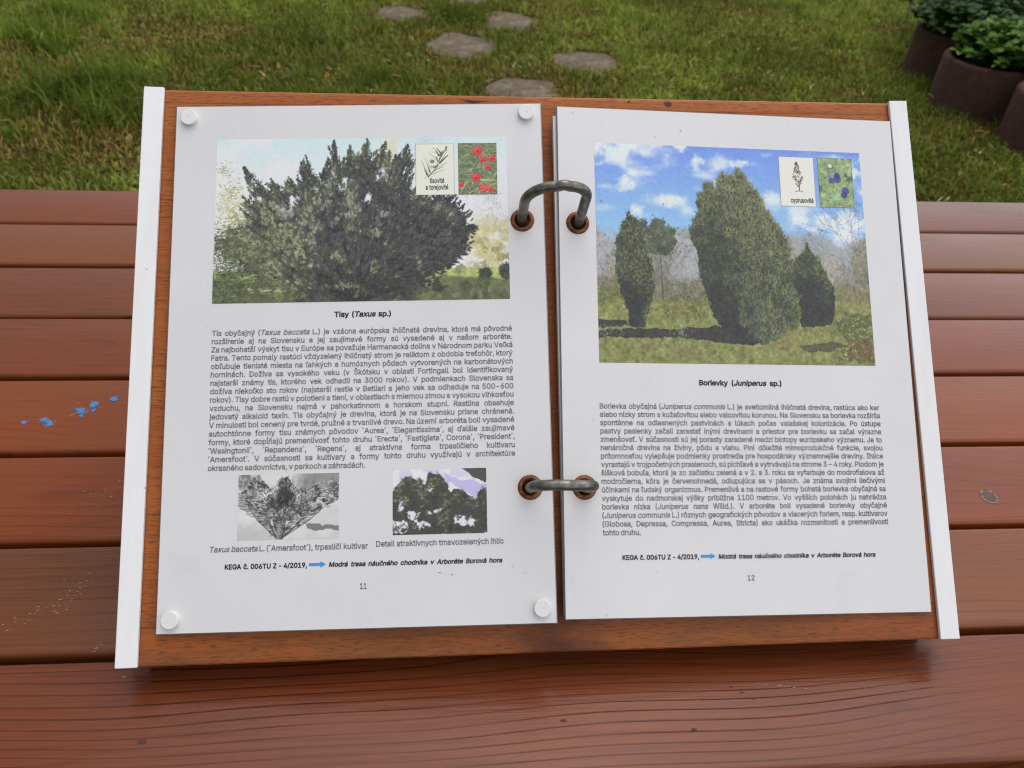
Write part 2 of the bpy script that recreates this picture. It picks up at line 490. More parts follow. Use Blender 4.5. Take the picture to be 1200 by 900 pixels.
# straw and clippings lying on the lawn
def litter():
    rs = np.random.RandomState(9)
    V, F = [], []
    for i in range(340):
        x, y = rs.uniform(-2.4, 3.2), rs.uniform(2.3, 5.2)
        L = rs.uniform(0.02, 0.075); a = rs.rand() * 6.28; wv = rs.uniform(0.0012, 0.0022); z = rs.uniform(0.018, 0.04)
        d = np.array([math.cos(a), math.sin(a), rs.uniform(-.15, .15)]); q = np.array([-math.sin(a), math.cos(a), 0]) * wv
        p = np.array([x, y, z]); b0 = len(V)
        mid = p + d * L * .5 + np.array([0, 0, .004]); e = p + d * L
        V += [p - q, p + q, mid + q, mid - q, e]
        F += [(b0, b0 + 1, b0 + 2, b0 + 3), (b0 + 3, b0 + 2, b0 + 4)]
    o = from_arrays('dry_straw', V, F, None, flat_mat('dry_straw', (0.42, 0.34, 0.19), 0.8, 0, 0.3, 5))
    tag(o, 'loose dry straw and clippings strewn over the lawn', 'straw', kind='stuff')
litter()

# ------------------------------------------------------------------ stepping stones
def stone_mat():
    m, nt, b = mat('weathered_stepping_stone')
    n = noise(nt, mapped(nt, (1, 1, 1)), 16, 6, 0.72)
    n2 = noise(nt, mapped(nt, (1, 2.4, 1), (0, 0, 0), (0, 0, .5)), 70, 5, 0.7)
    n3 = noise(nt, mapped(nt, (1, 1, 1), (4, 2, 0)), 9, 4, 0.65)
    c = ramp(nt, n, [(0.30, (0.085, 0.064, 0.040)), (0.50, (0.170, 0.136, 0.096)), (0.72, (0.300, 0.252, 0.185))])
    c = mix(nt, ramp(nt, n2, [(0.48, 0.0), (0.68, 0.75)]), c, (0.060, 0.045, 0.030))
    c = mix(nt, ramp(nt, n3, [(0.56, 0.0), (0.72, 0.6)]), c, (0.075, 0.070, 0.028))
    nt.links.new(c, b.inputs['Base Color'])
    b.inputs['Roughness'].default_value = 0.95
    b.inputs['Specular IOR Level'].default_value = 0.2
    bump(nt, b, n2, 0.8, 0.006)
    return m
stone_m = stone_mat()
_unused = lambda: concrete_mat('weathered_stepping_stone', (0.085, 0.066, 0.048), (0.215, 0.180, 0.138), 34)
SL = ['round grey stepping stone farthest left in the lawn path',
      'small rounded stepping stone at the back right of the path, under the top edge',
      'large pale stepping stone in the middle of the lawn path',
      'brown stepping stone farthest right in the lawn path',
      'nearest stepping stone, half hidden behind the top edge of the wooden board',
      'stepping stone cut off by the top edge of the photo']
def stones():
    for i, (x, y, a, b_, ro) in enumerate(STONES):
        a *= 1.05; b_ *= 1.05
        rs = np.random.RandomState(40 + i)
        n = 40
        ph = rs.rand(5) * 6.28; am = rs.uniform(0.015, 0.06, 5)
        V, F = [], []
        prof = [(1.0, -0.05), (1.0, 0.000), (0.97, 0.003), (0.93, 0.0045), (0.6, 0.006), (0.3, 0.0055)]
        for r, z in prof:
            for k in range(n):
                an = 2 * math.pi * k / n
                rr = r * (1 + sum(am[j] * math.cos((j + 2) * an + ph[j]) for j in range(5)))
                V.append((a * rr * math.cos(an), b_ * rr * math.sin(an), z + 0.002 * math.sin(3 * an + ph[0]) * r))
        V.append((0, 0, 0.0055))
        for q in range(len(prof) - 1):
            for k in range(n):
                k2 = (k + 1) % n
                F.append((q * n + k, q * n + k2, (q + 1) * n + k2, (q + 1) * n + k))
        for k in range(n):
            F.append(((len(prof) - 1) * n + k, (len(prof) - 1) * n + (k + 1) % n, len(V) - 1))
        o = from_arrays('stepping_stone', V, F, None, stone_m, smooth=True)
        o.location = (x, y, 0)
        tag(o, SL[i], 'stepping stone', 'stepping stones across the lawn')
stones()

# ------------------------------------------------------------------ planter rings and plants
ring_m = concrete_mat('brown_planter_concrete', (0.058, 0.025, 0.016), (0.135, 0.062, 0.042), 26)
soil_m = concrete_mat('dark_potting_soil', (0.02, 0.014, 0.01), (0.035, 0.026, 0.018), 50)
PL = ['brown concrete planter ring farthest back at the right edge, half under foliage',
      'brown concrete planter ring in the middle of the row, with its curved rim bare',
      'brown concrete planter ring nearest the table, cut by the right edge of the photo']
def planters():
    for i, (x, y) in enumerate(PLANTERS):
        t = empty('planter_ring', Matrix.Translation((x, y, 0)), PL[i], 'planter', 'concrete planter rings at the right')
        t0 = 0.030
        V, F = lathe_arrays([(PR, -0.04), (PR - .001, 0.19), (PR - 0.007, 0.199), (PR - 0.015, 0.202), (PR - t0 + .006, 0.200), (PR - t0, 0.192), (PR - t0 - .004, -0.04)], 64)
        from_arrays('ring_wall', V, F, t, ring_m, smooth=True)
        V, F = lathe_arrays([(0.001, 0.165), (0.08, 0.168), (PR - t0 - .0005, 0.158)], 32)
        from_arrays('soil', V, F, t, soil_m, smooth=True)
planters()

def leaf_shape(kind):
    # outline along +X, unit length, with fold
    if kind == 'broad':
        return [(0, 0, 0), (.18, .16, .05), (.45, .25, .06), (.75, .16, .03), (1, 0, -.06), (.75, -.16, .03), (.45, -.25, .06), (.18, -.16, .05), (.45, 0, .0)]
    return [(0, 0, 0), (.25, .27, .07), (.55, .33, .08), (.82, .2, .04), (1, 0, -.05), (.82, -.2, .04), (.55, -.33, .08), (.25, -.27, .07), (.5, 0, 0)]
leaf_m = attr_mat('planter_leaves', 0.55, 0.2, 0.25)
stem_m = flat_mat('green_stem', (0.05, 0.085, 0.025), 0.6)

def leafy(name, loc, rx, ry, z0, z1, n, ls, cols, seed, label, shape='small', group=None, droop=0.2):
    rs = np.random.RandomState(seed)
    t = empty(name, Matrix.Translation(loc), label, 'plant', group)
    V, F, K = [], [], []
    SV, SF = [], []
    nst = max(7, n // 18)
    shp = np.array(leaf_shape(shape))
    for s in range(nst):
        a = rs.rand() * 6.283; rr = math.sqrt(rs.rand())
        top = np.array([rx * rr * math.cos(a), ry * rr * math.sin(a), z0 + (z1 - z0) * (1 - 0.5 * rr ** 2) * rs.uniform(.6, 1.0)])
        root = np.array([top[0] * .35, top[1] * .35, z0])
        mid = root * .45 + top * .55 + np.array([0, 0, .02])
        path = [root, root * .5 + mid * .5 + [0, 0, .01], mid, mid * .45 + top * .55 + [0, 0, .006], top]
        v, f = tube_arrays(path, [.0022, .002, .0017, .0013, .0008], 5, False)
        b0 = len(SV); SV += v; SF += [tuple(i + b0 for i in q) for q in f]
        m = max(3, n // nst)
        for k in range(m):
            u = 1 - 0.62 * (k / m) ** 0.8
            j = u * 4; i0 = min(int(j), 3); p = np.array(path[i0]) * (1 - (j - i0)) + np.array(path[i0 + 1]) * (j - i0)
            az = k * 2.4 + rs.rand() * .9; el = rs.uniform(-.25, .6) - droop * (1 - u)
            d = np.array([math.cos(az) * math.cos(el), math.sin(az) * math.cos(el), math.sin(el)])
            side = np.array([-math.sin(az), math.cos(az), 0]); side = side + rs.normal(0, .25, 3); side -= d * side.dot(d); side /= np.linalg.norm(side)
            nrm = np.cross(d, side)
            L = ls * rs.uniform(.6, 1.2)
            P = p + L * (shp[:, :1] * d + shp[:, 1:2] * side * .95 + shp[:, 2:] * nrm)
            b0 = len(V); V += list(P)
            F += [(b0, b0 + 1, b0 + 8), (b0 + 1, b0 + 2, b0 + 8), (b0 + 2, b0 + 3, b0 + 8), (b0 + 3, b0 + 4, b0 + 8), (b0 + 4, b0 + 5, b0 + 8), (b0 + 5, b0 + 6, b0 + 8), (b0 + 6, b0 + 7, b0 + 8), (b0 + 7, b0, b0 + 8)]
            c = np.array(cols[rs.randint(len(cols))]) * rs.uniform(.75, 1.25)
            K += [(*c, 1)] * 9
    o = from_arrays('foliage', V, F, t, leaf_m)
    at = o.data.color_attributes.new('Col', 'FLOAT_COLOR', 'POINT')
    at.data.foreach_set('color', np.array(K, np.float32).ravel())
    from_arrays('stem', SV, SF, t, stem_m, smooth=True)
    return t
GA = [(0.050, 0.120, 0.010), (0.082, 0.175, 0.016), (0.130, 0.245, 0.030)]
GD = [(0.022, 0.058, 0.012), (0.034, 0.082, 0.014), (0.052, 0.115, 0.020)]
leafy('bushy_plant', (2.35, 3.72, 0.165), 0.25, 0.25, 0.0, 0.20, 2300, 0.042, GD, 1,
      'dark green bushy plant spilling over the farthest planter ring', group='plants in the planter rings')
leafy('bushy_plant', (2.310, 3.300, 0.165), 0.215, 0.215, 0.0, 0.19, 2600, 0.040, GA, 2,
      'bright green small-leaved plant filling the middle planter ring', group='plants in the planter rings')
leafy('bushy_plant', (2.74, 4.15, 0.0), 0.40, 0.50, 0.0, 0.52, 2200, 0.045, GD + GA[:1], 3,
      'tall dark green shrub behind the planter rings in the upper right corner', group='plants in the planter rings')
leafy('bushy_plant', (2.86, 3.50, 0.0), 0.34, 0.42, 0.0, 0.48, 1700, 0.042, GD + GA[:2], 4,
      'green shrub behind the middle planter ring at the right edge', group='plants in the planter rings')

def big_leaf_plant(loc, leaves, label, name='broad_leaved_plant'):
    t = empty(name, Matrix.Translation(loc), label, 'plant', None)
    for (az, el, L, wd, bend, col) in leaves:
        V, F, K = [], [], []
        m = 12
        d0 = np.array([math.cos(az), math.sin(az), 0.])
        side = np.array([-math.sin(az), math.cos(az), 0.])
        p = np.zeros(3); e = el
        for i in range(m + 1):
            u = i / m
            ww = wd * (math.sin(math.pi * min(1, u * .93 + .07)) ** .8)
            up = np.array([0, 0, 1.0])
            nrm = up * math.cos(e) - d0 * math.sin(e)
            V += [p - side * ww + nrm * ww * .35, p - side * ww * .5 + nrm * ww * .12, p, p + side * ww * .5 + nrm * ww * .12, p + side * ww + nrm * ww * .35]
            p = p + (d0 * math.cos(e) + up * math.sin(e)) * L / m
            e -= bend / m
        for i in range(m):
            for k in range(4):
                F.append((i * 5 + k, i * 5 + k + 1, i * 5 + k + 6, i * 5 + k + 5))
        o = from_arrays('leaf', V, F, t, leaf_m, smooth=True)
        at = o.data.color_attributes.new('Col', 'FLOAT_COLOR', 'POINT')
        at.data.foreach_set('color', np.array([(*col, 1)] * len(V), np.float32).ravel())
    return t
big_leaf_plant((2.50, 3.02, 0.165), [(2.75, .9, .36, .035, 1.5, (.045, .10, .04)), (3.3, .85, .36, .042, 2.0, (.05, .11, .045)),
                                   (2.2, 1.15, .36, .04, 1.3, (.035, .085, .03)), (4.1, .9, .3, .035, 1.9, (.045, .10, .035)),
                                   (1.2, 1.0, .32, .04, 1.5, (.03, .075, .028)), (5.2, 1.0, .3, .04, 1.6, (.035, .085, .03)), (0.2, 1.0, .32, .04, 1.6, (.035, .085, .03))],
               'broad-leaved plant in the nearest planter ring, its long leaves arching over the rim')

# ------------------------------------------------------------------ the table
YK = [PS * q for q in [0.8512, 0.7744, 0.7711, 0.6914, 0.6851, 0.603, 0.5998, 0.5193, 0.5136, 0.4312, 0.4264, 0.3484, 0.3442, 0.2662, 0.2616, 0.1844]]
table = empty('picnic_table', Matrix.Translation((0.05, 0.52, 0)),
              'red-brown stained picnic table of eight wide planks under the open book', 'table')
TX0, TX1 = -0.95, 1.05
planks = []
def build_table():
    bases = [(0.175, 0.046, 0.015), (0.160, 0.052, 0.017), (0.172, 0.048, 0.016), (0.182, 0.045, 0.013),
             (0.195, 0.049, 0.011), (0.200, 0.046, 0.011), (0.155, 0.050, 0.017), (0.175, 0.041, 0.013)]
    grains = [0.35, 0.4, 0.62, 0.35, 0.42, 0.38, 0.45, 0.78]
    for i in range(8):
        y1, y0 = YK[2 * i] - 0.52, YK[2 * i + 1] - 0.52
        rs = random.Random(i)
        bm = box_bm(TX0 + rs.uniform(-.003, .003), TX1 + rs.uniform(-.003, .003), y0, y1, TT - 0.038, TT, 0.0035, 3)
        o = from_bm('plank', bm, table, plank_mat(i, bases[i], (0.040, 0.011, 0.005), grains[i], 0.24), smooth=True)
        planks.append(o)
    under = plank_mat(20, (0.17, 0.05, 0.03), (0.045, 0.016, 0.010), 0.3, 0.45)
    for bx in (-0.72, 0.05, 0.82):
        from_bm('batten', box_bm(bx - .035, bx + .035, -0.30, 0.30, TT - 0.085, TT - 0.0385, 0.003), table, under)
    for bx in (-0.66, 0.76):
        for s in (-1, 1):
            bm = box_bm(-.022, .022, -.045, .045, -0.36, 0.35, 0.003)
            o = from_bm('leg', bm, table, under)
            o.matrix_local = Matrix.Translation((bx, s * 0.27, 0.338)) @ Matrix.Rotation(s * RAD(17), 4, 'X')
        from_bm('brace', box_bm(bx + .0225, bx + .062, -0.62, 0.62, 0.36, 0.43, 0.003), table, under)
build_table()
# ------------------------------------------------------------------ marks on the planks
def blob(cx, cy, r, z, rs, n=14, ax=1.0):
    V = [(cx, cy, z)]
    for k in range(n):
        a = 2 * math.pi * k / n
        q = r * rs.uniform(.55, 1.15)
        V.append((cx + math.cos(a) * q * ax, cy + math.sin(a) * q, z))
    return V, [(0, 1 + k, 1 + (k + 1) % n) for k in range(n)]

def merge(parts):
    V, F = [], []
    for v, f in parts:
        b = len(V); V += list(v); F += [tuple(i + b for i in q) for q in f]
    return V, F
def table_marks():
    rs = random.Random(3)
    z = TT + 0.00012
    off = Vector((0.05, 0.52, 0))
    blue = flat_mat('blue_paint', (0.045, 0.19, 0.44), 0.6, 0, 0.45, 500)
    white = flat_mat('pale_scratch', (0.36, 0.28, 0.24), 0.7, 0, 0.2, 300)
    spots = [(-.3158, .4623, .0028), (-.3034, .4652, .0036), (-.3012, .4640, .0024), (-.2971, .4598, .0036), (-.299, .4632, .0026), (-.2805, .4757, .0044),
             (-.2790, .4737, .0024), (-.2775, .4695, .0025), (-.2727, .4833, .0044), (-.2725, .4806, .0034), (-.2701, .4752, .0026), (-.2595, .4882, .0040), (-.2745, .4725, .0012)]
    parts = []
    for i, (x, y, r) in enumerate(spots):
        r *= 1.3
        for k in range(26):
            q = r * .62 * abs(rs.gauss(0, .6)); a = rs.uniform(0, 6.283)
            parts.append(blob(x * PS - off.x + q * math.cos(a), y * PS - off.y + q * math.sin(a) * 1.15, r * rs.uniform(.10, .34) * max(.35, 1 - q / r), z + i * 2e-5 + k * 6e-7, rs, 7, rs.uniform(1.0, 2.4)))
    tag(from_arrays('paint_spots', *merge(parts), planks[4], blue), label='splashes of bright blue paint')
    def scratch(p, q, wd, plank, n=26):
        ps = []
        for k in range(n):
            u = k / n + rs.uniform(-.03, .03)
            if rs.random() < .35: continue
            x = (p[0] + (q[0] - p[0]) * u) * PS + rs.gauss(0, wd) - off.x; y = (p[1] + (q[1] - p[1]) * u) * PS + rs.gauss(0, wd * .6) - off.y
            ps.append(blob(x, y, rs.uniform(.00012, .00036), z + k * 1e-5, rs, 5, rs.uniform(1.5, 4.5)))
        from_arrays('scratch', *merge(ps), planks[plank], white)
    scratch((-.3063, .4586), (-.289, .466), .0007, 4, 16)
    scratch((-.287, .469), (-.262, .481), .0012, 4, 26)
    scratch((-.2848, .4836), (-.2835, .4830), .0004, 4, 10)
    scratch((-.235, .295), (-.222, .315), .004, 6, 46)
    scratch((-.255, .285), (-.233, .300), .003, 6, 30)
    scratch((-.2025, .266), (-.199, .273), .0006, 6, 8)
    scratch((-.1815, .250), (-.1795, .251), .0005, 7, 8)
    scratch((-.245, .375), (-.225, .395), .006, 5, 40)
    scratch((.172, .2335), (.205, .2285), .0003, 7, 22)
    # knot with a pale resin rim on the sixth plank
    V, F = [], []
    n = 40; c = (0.3887 * PS - off.x, 0.3724 * PS - off.y)
    kn = flat_mat('dark_knot', (0.070, 0.030, 0.018), 0.5, 0, 0.3, 200)
    V.append((c[0], c[1], z))
    for k in range(n):
        a = 2 * math.pi * k / n; V.append((c[0] + .0062 * math.cos(a), c[1] + .0072 * math.sin(a), z))
    F = [(0, 1 + k, 1 + (k + 1) % n) for k in range(n)]
    ko = from_arrays('knot', V, F, planks[5], kn)
    ps = []
    for k in range(60):
        a = 2 * math.pi * k / 60 + rs.uniform(-.04, .04)
        if rs.random() < (.55 if math.sin(a) > .3 else .2): continue
        ps.append(blob(c[0] + .0052 * math.cos(a) + rs.gauss(0, .0003), c[1] + .0060 * math.sin(a) + rs.gauss(0, .0003), rs.uniform(.0004, .0009), z + .0001 + k * 1e-6, rs, 6))
    from_arrays('resin_rim', *merge(ps), ko, flat_mat('dry_resin', (0.27, 0.20, 0.13), 0.7, 0, 0.3, 300))
    # small dark knots and nicks
    nk = flat_mat('dark_nick', (0.05, 0.022, 0.014), 0.7, 0, 0.2, 100)
    for (x, y, r, ax) in ((.252, .2390, .0009, 3.5), (.258, .2382, .0010, 3.0), (.264, .2386, .0008, 3.5), (.270, .2384, .0010, 3.0), (.276, .2392, .0008, 3.0),
                          (.1575, .2320, .0006, 2.0), (.1625, .2285, .0005, 2.5), (.1680, .2245, .0006, 2.5), (-.16, .213, .0015, 1.7), (.06, .216, .0011, 1.7), (.33, .206, .0015, 1.7), (.13, .208, .0010, 2)):
        from_arrays('nick', *blob(x * PS - off.x, y * PS - off.y, r, z, rs, 9, ax), planks[7], nk)
table_marks()

# ------------------------------------------------------------------ the sloping board
BT, BYAW, BROLL = RAD(42.3536), RAD(0.1432), RAD(-0.1855)
BM = Matrix.Translation((0.0538, 0.3544, TZ + 0.1404)) @ Matrix.Rotation(BYAW, 4, 'Z') @ Matrix.Rotation(BROLL, 4, 'Y') @ Matrix.Rotation(BT, 4, 'X')
def rail_mat():
    m, nt, b = mat('white_rail_coating')
    n = noise(nt, mapped(nt, (60, 9, 30)), 1.0, 5, 0.65)
    sc2 = noise(nt, mapped(nt, (500, 26, 100)), 1.0, 4, 0.6)
    sp2 = noise(nt, mapped(nt, (1, 1, 1)), 210, 3, 0.5)
    c = mix(nt, ramp(nt, n, [(0.35, 0.0), (0.75, 1.0)]), (0.84, 0.845, 0.85), (0.76, 0.76, 0.755))
    c = mix(nt, ramp(nt, sc2, [(0.66, 0.0), (0.76, 0.35)]), c, (0.58, 0.57, 0.55))
    c = mix(nt, ramp(nt, sp2, [(0.74, 0.0), (0.79, 0.6)]), c, (0.30, 0.28, 0.26))
    nt.links.new(c, b.inputs['Base Color'])
    nt.links.new(ramp(nt, n, [(0.3, 0.30), (0.7, 0.48)]), b.inputs['Roughness'])
    return m
white_m = rail_mat()
def build_board():
    t = empty('reading_board', BM, 'sloping orange-brown wooden board with white side rails standing on the table', 'board')
    bm_ = board_mat()
    bo = from_bm('board', box_bm(-.2185, .2185, -.1597, .1583, -.020, 0, .0022, 3), t, bm_)
    dk = flat_mat('dark_knot_wood', (0.035, 0.012, 0.007), 0.6, 0, 0.2, 100)
    rs = random.Random(8)
    ps = []
    for a, L in ((2.5, .013), (2.1, .009), (.35, .010), (1.5, .006), (1.75, .007), (2.95, .006), (.9, .006)):
        x, y = -.0387, .1535
        d = (math.cos(a) * 1.0, math.sin(a) * .35); q = (-d[1], d[0])
        ps.append(([(x - q[0] * .0007, y - q[1] * .0007, 1.5e-4), (x + d[0] * L, min(.156, y + d[1] * L), 1.5e-4), (x + q[0] * .0007, y + q[1] * .0007, 1.5e-4)], [(0, 1, 2)]))
    for (x, y, r) in ((.0779, .1545, .0021), (.118, .1475, .0009), (.054, .1555, .0008)):
        from_arrays('nail_hole', *blob(x, y, r, 1.6e-4, rs, 14, 1.3), bo, dk)
    from_arrays('knot', *merge(ps), bo, dk)
    for s, ya, yb in ((-1, -.1592, .1581), (1, -.1593, .1581)):
        # angle profile: top lip and a flange down the side of the board
        x1 = s * .2256; x0 = s * .2147; xi = s * .2230
        prof = [(x0, .0003), (x0, .0026), (x1, .0030), (x1, -.016), (xi, -.016), (xi, .0003)]
        V = [(x, y, z) for y in (ya, yb) for x, z in prof]
        m = len(prof)
        F = [(k, (k + 1) % m, m + (k + 1) % m, m + k) for k in range(m)] + [tuple(range(m - 1, -1, -1)), tuple(range(m, 2 * m))]
        bm = bmesh.new(); vv = [bm.verts.new(v) for v in V]
        for f in F: bm.faces.new([vv[i] for i in f])
        bmesh.ops.recalc_face_normals(bm, faces=bm.faces)
        bmesh.ops.bevel(bm, geom=list(bm.edges), offset=.0003, segments=1, affect='EDGES')
        from_bm('rail', bm, t, white_m)
    inv = BM.inverted()
    for s in (-1, 1):
        pts = [(.2775, TT + .0005), (.4714, TT + .0005), (.4714, TZ + .2195), (.2775, TZ + .0430)]
        V = [inv @ Vector((.0538 + s * .2 + dx, y, z)) for dx in (-.009, .009) for y, z in pts]
        F = [(3, 2, 1, 0), (4, 5, 6, 7)] + [(k, (k + 1) % 4, 4 + (k + 1) % 4, 4 + k) for k in range(4)]
        from_arrays('support', V, F, t, bm_)
    # foot batten under the lower edge, its corner resting on the table
    from_bm('foot_batten', box_bm(-.2185, .2185, -.1592, -.1520, -.0246, -.0203, .0005), t, bm_)
    return t
build_board()

# ------------------------------------------------------------------ the ring-bound book
book = empty('ring_bound_book', BM, 'open ring-bound book of white laminated pages with tree photos, lying on the wooden board', 'book')
mm_ = 0.001
PAGE = {'L': ((207.0, 289.5), [(-206.92, 145.8, 4), (-.55, 146.52, 14), (.61, -142.5, 14), (-205.83, -143.15, 4)]),
        'R': ((204.5, 289.5), [(8.85, 146.98, 10), (214.2, 144.86, 3), (210.91, -144.76, 3), (5.01, -141.48, 10)])}
EYES = {'L': [(194.4, 219.4), (194.7, 70.8)], 'R': [(11.1, 218.9), (11.9, 69.5)]}
def PG(side, u, v, h):
    """page millimetres (from the lower left corner) + height above the page -> board frame (metres); arrays allowed"""
    (W, H), c = PAGE[side]
    c = np.array(c, float)
    s = np.asarray(u, float) / W; t = np.asarray(v, float) / H
    s, t = s[..., None], t[..., None]
    p = (c[0] * (1 - s) + c[1] * s) * t + (c[3] * (1 - s) + c[2] * s) * (1 - t)
    n = np.cross(c[1] - c[0], c[0] - c[3]); n /= np.linalg.norm(n)
    return (p + n * h) * mm_

paper_m = paper_mat()
edge_m = flat_mat('laminate_edge', (0.24, 0.245, 0.25), 0.4, 0, 0.15, 200)
def sheet(name, corners, th, parent, holes, label=None):
    c = [Vector(p) * mm_ for p in corners]
    n = (c[1] - c[0]).cross(c[0] - c[3]).normalized()
    bm = bmesh.new()
    top = [bm.verts.new(p) for p in c]; bot = [bm.verts.new(p - n * th * mm_) for p in c]
    fs = [bm.faces.new(top[::-1]), bm.faces.new(bot)]
    for k in range(4):
        f = bm.faces.new((top[k], top[(k + 1) % 4], bot[(k + 1) % 4], bot[k])); f.material_index = 1
    bmesh.ops.recalc_face_normals(bm, faces=bm.faces)
    bmesh.ops.bevel(bm, geom=[e for e in bm.edges if (e.verts[0] in top and e.verts[1] in top)], offset=.00055, segments=1, affect='EDGES')
    for f in bm.faces:
        if f.normal.dot(n) < .985: f.material_index = 1
    me = bpy.data.meshes.new(name); bm.to_mesh(me); bm.free()
    me.materials.append(paper_m); me.materials.append(edge_m)
    o = bpy.data.objects.new(name, me); C.objects.link(o)
    for (hx, hy) in holes:
        V, F = [], []
        k_ = 28
        for z in (-.02, .04):
            for k in range(k_):
                a = 2 * math.pi * k / k_; V.append((hx + .0044 * math.cos(a), hy + .0044 * math.sin(a), z))
        F = [tuple(range(k_ - 1, -1, -1)), tuple(range(k_, 2 * k_))] + [(k, (k + 1) % k_, k_ + (k + 1) % k_, k_ + k) for k in range(k_)]
        cm = bpy.data.meshes.new('cut'); cm.from_pydata(V, [], F)
        co = bpy.data.objects.new('cut', cm); C.objects.link(co)
        md = o.modifiers.new('b', 'BOOLEAN'); md.operation = 'DIFFERENCE'; md.object = co; md.solver = 'EXACT'
        dg = bpy.context.evaluated_depsgraph_get(); dg.update()
        nm = bpy.data.meshes.new_from_object(o.evaluated_get(dg))
        o.modifiers.clear(); old = o.data; o.data = nm
        bpy.data.meshes.remove(old); bpy.data.objects.remove(co); bpy.data.meshes.remove(cm)
    o.data.name = name
    o.parent = parent
    if label: tag(o, label=label)
    return o

def holes(side):
    out = []
    for (u, v) in EYES[side]:
        p = PG(side, u, v, 0); out.append((float(p[0]), float(p[1])))
    return out
pageL = sheet('page', PAGE['L'][1], 1.7, book, holes('L'), 'left page, number 11, about yew trees')
pageR = sheet('page', PAGE['R'][1], 1.3, book, holes('R'), 'right page, number 12, about juniper shrubs')
def shift(c, dx, dy): return [(p[0] + a, p[1] + b, z) for p, a, b, z in zip(c, dx, dy[0], dy[1])]
sheet('page', shift(PAGE['L'][1], (1.0, -1.2, -1.0, 1.0), ((-1.0, -1.2, 1.0, 1.0), (2.1, 9.5, 9.5, 2.1))), 1.6, book, holes('L'))
sheet('page', shift(PAGE['R'][1], (-2.4, -1.5, -1.5, -.3), ((-4.6, -1.8, 1.5, 2.2), (7.6, 1.5, 1.5, 7.6))), 1.2, book, holes('R'))

# eyelets, caps, rings
rust_m = rust_mat()
cap_m = flat_mat('white_plastic', (0.76, 0.755, 0.735), 0.45, 0, 0.04, 120)
def place(name, arr, mats, parent, side, u, v, h=0, smooth=True):
    V, F = arr
    c = PG(side, u, v, h)
    (W, H), cc = PAGE[side]; cc = np.array(cc, float)
    ex = cc[1] - cc[0]; ex /= np.linalg.norm(ex); n = np.cross(ex, cc[0] - cc[3]); n /= np.linalg.norm(n); ey = np.cross(n, ex)
    VV = [c + ex * p[0] + ey * p[1] + n * p[2] for p in V]
    return from_arrays(name, VV, F, parent, mats, smooth)
eye_prof = [(.0041, -.004), (.0041, .0002), (.0044, .0010), (.0050, .0013), (.0058, .0011), (.0064, .0005), (.0067, .00005), (.0067, -.0004)]
for side, pg in (('L', pageL), ('R', pageR)):
    for (u, v) in EYES[side]:
        place('eyelet', lathe_arrays(eye_prof, 40), rust_m, pg, side, u, v)
cap_prof = [(.0044, -.0005), (.0045, .0024), (.00435, .0027), (.0040, .0028), (.0039, .00275), (.0005, .00275), (.0004, .0025), (.00001, .0025)]
for (u, v) in ((8.1, 281.7), (198.3, 282.9), (7.9, 7.5), (199.3, 8.3)):
    place('cap', lathe_arrays(cap_prof, 48), cap_m, pageL, 'L', u, v, 0, False)

steel_m = steel_mat()
def ring(k, H, lean, rl, rr, bow):
    a = PG('L', *EYES['L'][k], 0); b = PG('R', *EYES['R'][k], 0)
    xl, xr = a[0] - .0004, b[0] + .0004; ya, yb = a[1] - .0006, b[1] - .0006
    pts = []
    z0 = -.0015
    for z in np.linspace(z0, H - rl, 10): pts.append((xl, ya, z))
    for q in np.linspace(0, math.pi / 2, 12)[1:]: pts.append((xl + rl - rl * math.cos(q), ya, H - rl + rl * math.sin(q)))
    x0, x1 = xl + rl, xr - rr
    for u in np.linspace(0, 1, 8)[1:-1]: pts.append((x0 + (x1 - x0) * u, ya + (yb - ya) * u, H + bow * math.sin(math.pi * u)))
    for q in np.linspace(math.pi / 2, 0, 12): pts.append((xr - rr + rr * math.cos(q), yb, H - rr + rr * math.sin(q)))
    for z in np.linspace(H - rr, z0, 10)[1:]: pts.append((xr, yb, z))
    pts = [(p[0], p[1] + lean * max(0, (p[2] - .008) / H), p[2]) for p in pts]
    V, F = tube_arrays(pts, .0028, 20)
    o = from_arrays('binder_ring', V, F, book, steel_m, smooth=True)
ring(0, .0485, .0075, .0165, .0105, .0012)
ring(1, .0430, .0012, .0110, .0085, .0006)

# ------------------------------------------------------------------ printed lettering
FONT = None
try:
    FONT = bpy.data.fonts.load(os.path.join(bpy.utils.system_resource('DATAFILES', path='fonts'), 'Inter.woff2'))
except Exception:
    pass
tcu = bpy.data.curves.new('lettering', 'FONT')
if FONT: tcu.font = FONT
tcu.size = 1.0; tcu.dimensions = '2D'; tcu.fill_mode = 'NONE'; tcu.resolution_u = 3
tob = bpy.data.objects.new('lettering', tcu); C.objects.link(tob)
_cache = {}
def raw_word(s):
    if s in _cache: return _cache[s]
    tcu.body = s
    dg = bpy.context.evaluated_depsgraph_get(); dg.update()
    me = tob.evaluated_get(dg).to_mesh()
    nv = len(me.vertices)
    co = np.zeros(nv * 3, np.float32); me.vertices.foreach_get('co', co); co = co.reshape(-1, 3)[:, :2].astype(float)
    ed = np.zeros(len(me.edges) * 2, np.int32); me.edges.foreach_get('vertices', ed); ed = ed.reshape(-1, 2)
    tob.evaluated_get(dg).to_mesh_clear()
    _cache[s] = (co, ed)
    return _cache[s]
CAP = float(raw_word('H')[0][:, 1].max())
